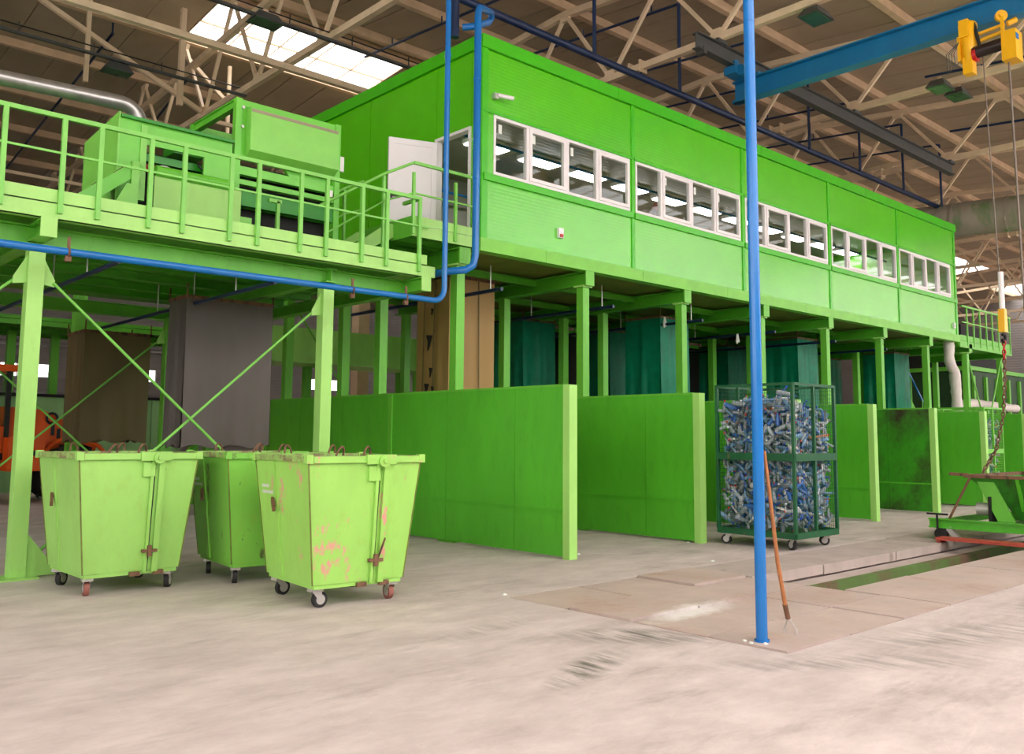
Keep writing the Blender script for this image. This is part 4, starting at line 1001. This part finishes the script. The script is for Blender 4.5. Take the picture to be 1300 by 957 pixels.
# ================================================================== BLUE POST AND RAKE
p = thing('blue_post', 'tall slim blue steel post in the right foreground', 'post', (6.36, 4.0, 0))
MB().cyl((6.36, 4.0, .01), (6.36, 4.0, 11.2), .045, 20).build('shaft', m_blue, p)
MB().cyl((6.36, 4.0, .01), (6.36, 4.0, .03), .06, 20).build('foot_ring', m_blue, p)
for z in (2.95, 5.1): MB().cyl((6.36, 4.0, z), (6.36, 4.0, z+.012), .047, 20).build('weld_ring', m_blue, p)
r = thing('hand_rake', 'wooden-handled two-pronged hook leaning against the blue post', 'rake', (6.78, 4.0, 0))
MB().tube([(6.42, 3.98, 1.5), (6.48, 3.97, 1.1), (6.6, 3.99, .6), (6.73, 4.0, .2)], [.013, .015, .017, .018], 8).build('handle', m_wood, r)
MB().tube([(6.71, 4.0, .26), (6.755, 4.0, .14)], .021, 8).build('socket', m_rust, r)
for s in (-1, 1): MB().tube([(6.75, 4.0, .15), (6.77+s*.012, 4.0-s*.02, .1), (6.785+s*.02, 4.0-s*.045, .05), (6.79+s*.022, 4.0-s*.045, .006)], .007, 6).build('prong', m_zinc, r)
g = MB(); rr = random.Random(4)
MB_l = [(6.27, 4.1), (6.3, 3.93), (6.24, 4.02)]
for i, (x, y) in enumerate(MB_l):
    lb = ('white scrap of litter behind the foot of the blue post', 'white scrap of litter in front of the blue post foot', 'white scrap of litter just left of the blue post foot')[i]
    g = MB().hexa([(x-.018, y-.012, .012), (x+.018, y-.012, .012), (x+.012, y+.012, .012), (x-.012, y+.012, .012)], [(x-.012, y-.01, .024), (x+.015, y-.006, .022), (x+.006, y+.01, .028), (x-.006, y+.012, .024)])
    tag(g.build('paper_scrap', m_label), lb, 'litter', 'scraps at the blue post')
for x, y, lb in ((9.15, 8.6, 'white scrap of litter on the floor by the nearest bay wall'), (11.5, 8.5, 'white scrap of litter at the end of the second bay wall'), (6.25, 6.9, 'tiny white scrap of litter at the corner of the floor plates'), (10.0, 7.0, 'white scrap of litter on the kerb left of the cage')):
    g = MB().hexa([(x-.03, y-.02, .002), (x+.03, y-.02, .002), (x+.025, y+.02, .002), (x-.025, y+.02, .002)], [(x-.02, y-.015, .015), (x+.022, y-.01, .012), (x+.01, y+.012, .02), (x-.01, y+.012, .015)])
    tag(g.build('paper_scrap', m_label), lb, 'litter')

# ================================================================== CRANE
rail = thing('crane_rail', 'dark grey crane rail hung along the underside of the roof trusses', 'rail', (15, 10.5, 9.8))
MB().ibeam((14.7, 10.5, 9.75), (27.7, 10.5, 9.75), .34, .18, .025).build('beam', m_railgrey, rail)
for x in (15.5, 21.5, 27.5): MB().box(x-.16, 10.38, 9.9, x+.16, 10.62, 9.98).build('hanger', m_railgrey, rail)
MB().box(14.85, 10.4, 9.5, 14.95, 10.6, 9.64).build('end_stop', m_railgrey, rail)
cr = thing('bridge_crane', 'blue overhead crane beam spanning the top right corner', 'crane', (16.5, 10.5, 9.15))
MB().ibeam((16.5, 10.75, 9.16), (16.5, -6.5, 9.16), .46, .26, .03).build('girder', m_crane, cr)
MB().box(16.44, 10.3, 8.93, 16.56, 10.8, 9.0).build('end_stop', m_crane, cr)
et = MB().box(15.9, 10.36, 9.38, 17.1, 10.64, 9.54).build('end_truck', m_crane, cr)
for x in (16.05, 16.95):
    for y in (10.43, 10.57): MB().cyl((x, y-.03, 9.62), (x, y+.03, 9.62), .09, 14).build('wheel', m_crane, et)
MB().cyl((16.3, 10.3, 9.45), (16.0, 10.3, 9.45), .11, 14).build('drive_motor', m_crane, et)
MB().ibeam((14.7, -5.5, 9.75), (27.7, -5.5, 9.75), .34, .18, .025).build('second_rail', m_railgrey, rail)

ho = thing('electric_hoist', 'yellow electric rope hoist hanging under the blue crane beam', 'hoist', (16.5, 5.6, 8.7))
hx = 16.3
MB().tube([(hx, 5.8, 9.0), (hx, 5.8, 8.95), (hx, 5.8, 8.55), (hx, 5.8, 8.1)], [.13, .16, .13, .09], 14).build('motor_housing', m_yellow, ho)
MB().box(hx-.17, 5.74, 8.7, hx+.1, 5.9, 9.02).box(hx-.1, 5.72, 8.05, hx+.1, 5.88, 8.35).build('gear_case', m_yellow, ho)
MB().box(hx-.12, 5.9, 8.3, hx+.06, 5.95, 8.75).build('terminal_box', m_yellow, ho)
MB().bar((hx-.05, 5.68, 8.95), (hx-.05, 5.6, 8.5), .05, .05).build('brake_arm', m_dark, ho)
MB().cyl((hx, 5.72, 8.42), (hx, 5.2, 8.44), .11, 20).build('rope_drum', m_drum, ho)
MB().cyl((hx, 5.72, 8.38), (hx, 5.66, 8.38), .125, 20).build('drum_flange', m_red, ho)
MB().cyl((hx, 5.72, 8.6), (hx, 5.2, 8.66), .035, 10).build('tie_bar', m_yellow, ho)
MB().cyl((hx, 5.72, 8.74), (hx, 5.2, 8.78), .03, 10).build('tie_bar', m_yellow, ho)
MB().box(hx-.15, 4.99, 8.08, hx+.17, 5.22, 8.6).build('control_case', m_yellow, ho)
MB().box(hx-.14, 4.98, 8.42, hx-.02, 4.99, 8.52).build('badge', m_blue, ho)
tw = MB().cyl((hx-.05, 5.22, 8.93), (hx-.0, 5.26, 8.93), .1, 18).cyl((hx-.08, 5.2, 8.93), (hx-.05, 5.22, 8.93), .04, 10).bar((hx-.04, 5.22, 8.93), (hx-.04, 5.22, 8.6), .06, .05)
tw.build('trolley_wheel', m_yellow, ho)
MB().cyl((hx+.02, 5.16, 8.78), (hx+.1, 5.04, 8.84), .05, 10).build('trolley_motor', m_yellow, ho)
for i in range(4): MB().tube([(hx-.12, 5.92, 8.65), (hx-.15-.02*i, 6.0+.035*i, 8.45), (hx-.15-.02*i, 5.98+.04*i, 8.2-.04*i), (hx-.12, 5.9, 8.3)], .007, 6).build('cable', m_railgrey, ho)
MB().cyl((hx+.08, 5.6, 8.4), (hx+.25, 5.56, 3.95), .01, 6).build('rope', m_rope, ho)
MB().cyl((hx+.0, 5.16, 8.1), (hx+.05, 5.12, 2.2), .018, 6).build('pendant_cable', m_rope, ho)
hk = thing('hook_block', 'yellow crane hook block hanging beside the stair railing', 'hook', (16.55, 5.55, 3.6))
MB().hexa([(16.47, 5.5, 3.45), (16.63, 5.5, 3.45), (16.63, 5.6, 3.45), (16.47, 5.6, 3.45)], [(16.49, 5.5, 3.85), (16.61, 5.5, 3.85), (16.61, 5.6, 3.85), (16.49, 5.6, 3.85)]).build('block', m_yellow, hk)
MB().cyl((16.55, 5.55, 3.85), (16.55, 5.55, 4.5), .045, 10).build('rope_guide', m_white, hk)
MB().tube(arc((16.55, 5.55, 3.35), .07, math.pi*.75, -math.pi*.9, 10, (1, 0, 0), (0, 0, 1)), .025, 8).build('hook', m_dark, hk)
ch = thing('lifting_chain', 'rusty lifting chain with red shackles hanging from the hook to the skip', 'chain', (16.4, 5.6, 1.1))
P0 = [Vector((16.55, 5.55, 3.3)), Vector((16.5, 5.55, 2.6)), Vector((16.4, 5.57, 2.0)), Vector((16.1, 5.6, 1.45)), Vector((15.7, 5.68, 1.08))]
n = 0
for a, b in zip(P0, P0[1:]):
    kN = max(1, round((b-a).length/.075)); d = (b-a).normalized()
    for i in range(kN):
        c = a.lerp(b, (i+.5)/kN); s = Vector((1, 0, 0)) if n % 2 else Vector((0, 1, 0)); s = (s - d*s.dot(d)).normalized(); n += 1
        MB().tube([c + d*.05*math.cos(t_) + s*.026*math.sin(t_) for t_ in [k_*math.pi/4 for k_ in range(8)]], .012, 5, True).build('link', m_red if n < 5 else m_rust, ch)

# ================================================================== SKIP, PLANK
sk = thing('tipping_skip', 'green tipping skip with sloping sides on a low frame at the right edge', 'skip', (16.2, 4.6, 0))
hop = MB()
lo = [(15.45, 2.6, .36), (17.1, 2.6, .36), (17.1, 5.1, .36), (15.45, 5.1, .36)]; mid = [(15.35, 2.4, .55), (17.2, 2.4, .55), (17.2, 5.2, .55), (15.35, 5.2, .55)]; hi = [(15.12, 2.0, 1.03), (17.5, 2.0, 1.03), (17.5, 5.72, 1.03), (15.12, 5.72, 1.03)]
v = lo + mid + hi
f = [(3,2,1,0)] + [(a, (a+1) % 4, 4+(a+1) % 4, 4+a) for a in range(4)] + [(4+a, 4+(a+1) % 4, 8+(a+1) % 4, 8+a) for a in range(4)]
hop.add(v, f); hop.add([(x_ + (.01 if x_ < 16 else -.01), y_, z_ + .01) for x_, y_, z_ in v], [q[::-1] for q in f])
hop.build('hopper', worn('sooty skip paint', rgb(52, 140, 34), rgb(44, 40, 28), .5, .52, .68, 1.5, .1, rgb(48, 80, 30)), sk)
for a, b in zip(hi, hi[1:]+hi[:1]): MB().bar(a, b, .1, .05).build('rim', m_rust, sk)
MB().bar((15.12, 5.7, 1.05), (15.12, 5.98, 1.06), .06, .05).build('rim_arm', m_rust, sk)
for y in (2.9, 3.6, 4.3, 4.95): MB().hexa([(15.31, y, .5), (15.35, y, .5), (15.35, y+.05, .5), (15.31, y+.05, .5)], [(15.08, y, 1.0), (15.12, y, 1.0), (15.12, y+.05, 1.0), (15.08, y+.05, 1.0)]).build('rib', m_wall, sk)
MB().prism([(5.05, .34), (5.3, .34), (5.6, .98), (5.35, .98)], 'x', 15.16, 15.2).build('side_gusset', m_green, sk)
for x in (15.0, 17.4): MB().ibeam((x, 6.28, .27), (x, 2.2, .27), .15, .12, .02).build('base_beam', m_wall, sk)
for y in (6.2, 5.3, 3.9, 2.4): MB().box(15.06, y-.05, .21, 17.34, y+.05, .31).build('base_cross', m_wall, sk)
MB().cyl((15.08, 5.66, 1.0), (15.02, 5.98, .34), .02, 8).build('strut', m_rust, sk)
MB().cyl((15.25, 5.62, .52), (15.25, 5.42, .52), .1, 14).build('winch_drum', m_zinc, sk); MB().box(15.12, 5.38, .34, 15.4, 5.42, .72).build('winch_plate', m_dark, sk)
MB().cyl((14.9, 6.12, .02), (14.9, 6.12, .42), .018, 8).bar((14.9, 5.95, .42), (14.9, 6.28, .42), .02, .03).build('screw_jack', m_dark, sk)
MB().bar((15.0, 5.98, .2), (15.0, 5.82, .02), .1, .08).build('skid_shoe', m_zinc, sk)
for x in (15.0, 17.4):
    for y in (6.1, 4.4, 2.6): MB().cyl((x-.04, y, .1), (x+.04, y, .1), .1, 14).build('wheel', m_rubber, sk)
MB().prism([(4.62, .68), (4.86, .68), (4.74, .84)], 'x', 15.2, 15.21).build('warning_triangle', m_signy, sk)
MB().prism([(4.7, .7), (4.78, .7), (4.74, .77)], 'x', 15.19, 15.2).build('warning_symbol', m_black, sk)
p = thing('red_plank', 'long red painted plank bridging the floor pit at the right edge', 'plank', (14.6, 5.3, .02))
MB().box(14.5, 3.2, .05, 14.78, 6.0, .09).build('board', m_plank, p)
for y in (3.6, 5.93): MB().box(14.53, y, .012, 14.75, y+.06, .05).build('batten', m_plank, p)

# ================================================================== WHEEL LOADER
lo_ = thing('wheel_loader', 'orange wheel loader parked at the far left behind the post', 'loader', (5.4, 23.3, 0))
def big_wheel(x, y):
    w = MB().tube(arc((x, y, .68), .46, 0, 2*math.pi, 24, (1, 0, 0), (0, 0, 1))[:-1], .22, 10, True)
    for i in range(18):
        a = i*2*math.pi/18; d = Vector((math.cos(a), 0, math.sin(a))); c = Vector((x, y, .68)) + d*.66
        w.bar(c + Vector((0, -.2, 0)), c + Vector((0, .2, 0)) + d.cross(Vector((0, 1, 0)))*.12, .06, .06, d)
    o = w.build('wheel', m_rubber, lo_); MB().cyl((x, y-.12, .68), (x, y+.12, .68), .32, 18).cyl((x, y-.18, .68), (x, y+.18, .68), .14, 12).build('rim', m_orange, o)
for x in (6.75, 3.9):
    for y in (22.6, 24.2): big_wheel(x, y)
MB().prism([(5.3, .75), (7.2, .85), (7.35, 1.3), (6.9, 1.75), (6.1, 2.15), (5.3, 2.2)], 'y', 22.85, 23.95).build('engine_hood', m_orange, lo_)
MB().box(5.3, 22.3, .75, 6.05, 22.9, 1.5).build('side_tank', m_orange, lo_)
for y in (22.35, 24.0): MB().tube(arc((6.75, y+.15, .68), .82, math.pi*.95, math.pi*.1, 10, (1, 0, 0), (0, 0, 1)), .05, 8).build('fender', m_orange, lo_)
for i in range(4): MB().box(6.3+.13*i, 22.83, 1.55-.07*i, 6.38+.13*i, 22.85, 1.8-.09*i).build('vent', m_black, lo_)
MB().tube(arc((6.3, 22.8, 1.95), .12, 0, 2*math.pi, 12, (1, 0, 0), (0, 0, 1))[:-1], .03, 6, True).build('filter_ring', m_black, lo_)
MB().cyl((5.85, 22.29, 1.15), (5.85, 22.31, 1.15), .06, 12).build('filler_cap', m_black, lo_)
cabm = MB()
for x in (4.35, 5.35):
    for y in (22.8, 24.0): cabm.bar((x, y, 1.1), (x, y, 3.0), .1, .1)
cabm.box(4.3, 22.75, 1.0, 5.4, 24.05, 1.15); cabm.build('cab_frame', m_black, lo_)
MB().box(4.4, 22.8, 1.15, 5.3, 22.84, 1.75).build('cab_door', m_orange, lo_)
MB().box(4.4, 22.8, 1.75, 5.3, 22.82, 2.95).box(5.33, 22.85, 1.75, 5.35, 23.95, 2.95).build('cab_glass', m_glass, lo_)
MB().box(4.2, 22.7, 3.0, 5.5, 24.1, 3.15).build('cab_roof', m_orange, lo_)
MB().box(4.6, 23.1, 1.2, 5.1, 23.7, 2.1).build('seat', m_black, lo_)
MB().box(3.2, 22.9, .6, 5.3, 23.9, 1.0).build('chassis', m_orange, lo_)
MB().bar((3.6, 22.9, 1.1), (2.2, 22.9, .6), .12, .2).bar((3.6, 23.9, 1.1), (2.2, 23.9, .6), .12, .2).build('lift_arm', m_orange, lo_)
MB().prism([(1.3, .1), (2.2, .1), (2.2, 1.0), (2.0, 1.0), (1.9, .4)], 'y', 22.2, 24.6).build('bucket', m_orange, lo_)

# ================================================================== BACKGROUND OF THE HALL
t = thing('rear_partition', 'green corrugated partition behind the loader at the far left', 'partition', (7, 26, 0))
for i in range(9):
    x = 3.0 + .9*i
    MB().box(x+.005, 27.0+(.04 if i % 2 else 0), 0, x+.895, 27.08+(.04 if i % 2 else 0), 2.6).build('panel', mat('dull green sheet', rgb(140, 190, 126), .5, streak=4) if i == 0 else bpy.data.materials['dull green sheet'], t)
MB().box(3, 26.96, 2.6, 11.1, 27.16, 2.68).build('top_rail', m_dark, t)
# second line: conveyor on legs behind the cabin
cv = thing('rear_conveyor', 'long bright green conveyor on legs behind the cabin supports', 'conveyor', (9, 19.5, 0))
for i in range(8):
    a = 8.5 + 2.9*i
    MB().box(a+.01, 19.4, 3.5, a+2.89, 19.46, 4.2).build('side_panel', m_green2, cv); MB().box(a+.01, 20.5, 3.5, a+2.89, 20.56, 4.2).build('side_panel', m_mach, cv)  # paler green on near panels and frame stands in for skylight falling there
    MB().box(a, 19.3, 3.34, a+2.9, 20.6, 3.5).build('frame', m_green2, cv)
    MB().box(a+.1, 19.5, 0, a+.28, 19.68, 3.34).build('leg', m_green, cv); MB().box(a+.1, 20.3, 0, a+.28, 20.48, 3.34).build('leg', m_green, cv)
MB().box(8.5, 19.5, 3.8, 31.5, 20.5, 3.86).build('belt', m_dark, cv)
# far support columns standing behind the rear partition
for i, (x, y) in enumerate(((6.9, 29.5), (8.1, 29.5), (9.0, 29.5), (5.7, 19.2), (9.2, 27.5))):
    lb = ['dark green far post behind the partition, nearest the left edge', 'dark green far post behind the partition, second from the left edge', 'dark green far post behind the partition, third from the left edge',
          'green post just left of the brown curtain', 'green post in the gap between the brown and grey curtains'][i]
    c = thing('far_post', lb, 'post', (x, y, 0), 'far green posts')
    MB().box(x-.11, y-.11, .02, x+.11, y+.11, 4.6).build('shaft', m_green, c); MB().box(x-.2, y-.2, 0, x+.2, y+.2, .02).build('base_plate', m_green, c)
    MB().box(x-.18, y-.18, 4.6, x+.18, y+.18, 4.64).build('cap_plate', m_green, c)
t = thing('rear_gallery', 'dark green gallery floor behind the walkway at the far left', 'platform', (7, 29, 4.6))
MB().box(3, 27.3, 4.75, 13, 31, 4.85).build('deck', m_beam, t)
for y in (27.4, 29.5, 30.8): MB().ibeam((3, y, 4.7), (13, y, 4.7), .2, .15).build('beam', m_green, t)
# grey service pipes along the back wall
for z, lb in ((3.6, 'lower grey service pipe on the back wall'), (6.2, 'upper grey service pipe on the back wall')):
    t = thing('service_pipe', lb, 'pipe', (10, 50.7, z), 'service pipes on the back wall')
    MB().cyl((0, 50.6, z), (60, 50.6, z), .12, 12).build('pipe', m_galv, t)
    for i in range(10): MB().box(3+6*i-.05, 50.6, z-.18, 3+6*i+.05, 50.99, z-.1).build('bracket', m_railgrey, t)

t = thing('shade_screen', 'added dark screen giving the shade behind the rear row of cabin columns', 'curtain', (22, 17.2, 1.2))  # added black strips that stand in for deep shade under the cabin
for i in range(12):
    x = 16.4 + 1.0*i
    MB().box(x+.01, 17.2+.03*(i % 2), .0, x+1.03, 17.22+.03*(i % 2), 4.5).build('strip', m_dark, t)
MB().bar((16.4, 17.21, 4.52), (28.4, 17.21, 4.52), .06, .08).build('rail', m_beam, t)

# ================================================================== RIGHT-HAND LANDING, STAIR, INSULATED PIPE
rp = thing('end_landing', 'green landing with railing beyond the far end of the cabin', 'landing', (30.3, 10.9, 4.57))
MB().box(28.35, 10.8, 4.5, 32.6, 13.2, 4.57).build('deck', m_beam, rp)
MB().box(28.3, 10.72, 4.42, 32.65, 10.78, 4.62).build('edge_channel', m_green, rp)
MB().box(28.35, 10.73, 4.63, 32.6, 10.74, 4.8).build('toe_board', m_green, rp)
r = MB().bar((28.5, 10.72, 5.7), (32.6, 10.72, 5.7), .05, .05).build('railing', m_rail, rp); MB().bar((28.5, 10.72, 5.2), (32.6, 10.72, 5.2), .03, .03).build('mid_rail', m_rail, r)
for i in range(8): MB().box(28.9+.52*i-.022, 10.7, 4.5, 28.9+.52*i+.022, 10.74, 5.68).build('post', m_rail, r)
MB().prism([(28.35, 4.6), (29.9, 4.6), (28.35, 6.1)], 'y', 11.6, 11.65).build('end_gusset', m_green, rp)
for z in (4.9, 5.45): MB().cyl((28.5, 12.6, z), (32.6, 12.6, z), .025, 8).build('rear_rail', m_zinc, rp)
sr = thing('end_stair', 'green steel stair descending behind the right-hand landing', 'stair', (31, 13, 0))
for y in (13.4, 14.4): MB().bar((29.0, y, 4.5), (33.8, y, 0.1), .05, .26).build('stringer', m_green, sr)
for i in range(18): MB().box(29.1+.26*i, 13.42, 4.25-.238*i, 29.36+.26*i, 14.38, 4.28-.238*i).build('step', m_beam, sr)
s2 = MB().bar((29.0, 13.38, 5.5), (33.8, 13.38, 1.1), .045, .045).build('handrail', m_blue, sr)
for i in range(6): MB().bar((29.2+.85*i, 13.38, 4.3-.78*i), (29.2+.85*i, 13.38, 5.3-.78*i), .035, .035).build('baluster', m_green, s2)
# thick white insulated pipe
rnd = random.Random(9)
def lumpy(path, r):
    P = [Vector(p) for p in path]; out = []; rad = []
    for a, b in zip(P, P[1:]):
        kN = max(2, int((b-a).length/.12))
        for i in range(kN): out.append(a.lerp(b, i/kN) + Vector((rnd.uniform(-.012, .012),)*3)); rad.append(r*rnd.uniform(.9, 1.08))
    out.append(P[-1]); rad.append(r); return out, rad
ip = thing('insulated_pipe', 'lumpy white insulated pipe dropping from the cabin floor at the far right', 'pipe', (28.2, 11.0, 2.6))
pts, rad = lumpy([(28.15, 11.0, 4.6), (28.15, 11.0, 4.0), (28.3, 11.0, 3.82), (28.5, 11.0, 3.7), (28.55, 11.0, 3.2), (28.6, 11.0, 2.55), (28.7, 11.05, 2.45)], .155)
MB().tube(pts, rad, 14).build('drop', m_insul, ip)
pts, rad = lumpy([(28.7, 11.05, 2.5), (29.6, 11.2, 2.72), (31.0, 11.4, 2.8), (35.5, 11.6, 2.75)], .14)
MB().tube(pts, rad, 14).build('run', m_insul, ip)
for x in (28.35, 28.75): MB().bar((x, 11.0, 2.6), (x-.25, 11.0, 1.0), .03, .03).build('stay', m_rail, ip)
for x0, x1, lb in ((29.1, 30.4, 'left'), (32.0, 30.6, 'right')):
    g = MB().cyl((x0, 10.85, 4.3), (x1, 10.85, 2.0), .025, 8); tag(g.build('brace_rod', m_rail), 'thin green brace rod on the %s of the hanging chain, under the right landing' % lb, 'brace', 'brace rods under the landing')
# large plant beyond the landing
t = thing('far_press', 'dark green press machine beyond the right-hand landing', 'machine', (36, 14, 0))
MB().box(35, 13, 0, 41, 17, 4.2).build('body', mat('dark press paint', rgb(34, 66, 34), .6), t); MB().box(35.5, 13.4, 4.2, 39, 16.5, 6.0).build('hopper', m_dark, t)
for i in range(5): MB().box(35.2+1.2*i, 12.9, .4, 35.35+1.2*i, 13.0, 4.0).build('rib', m_green, t)
MB().box(34.9, 12.9, 4.2, 41.1, 17.1, 4.35).build('top_frame', m_green, t)
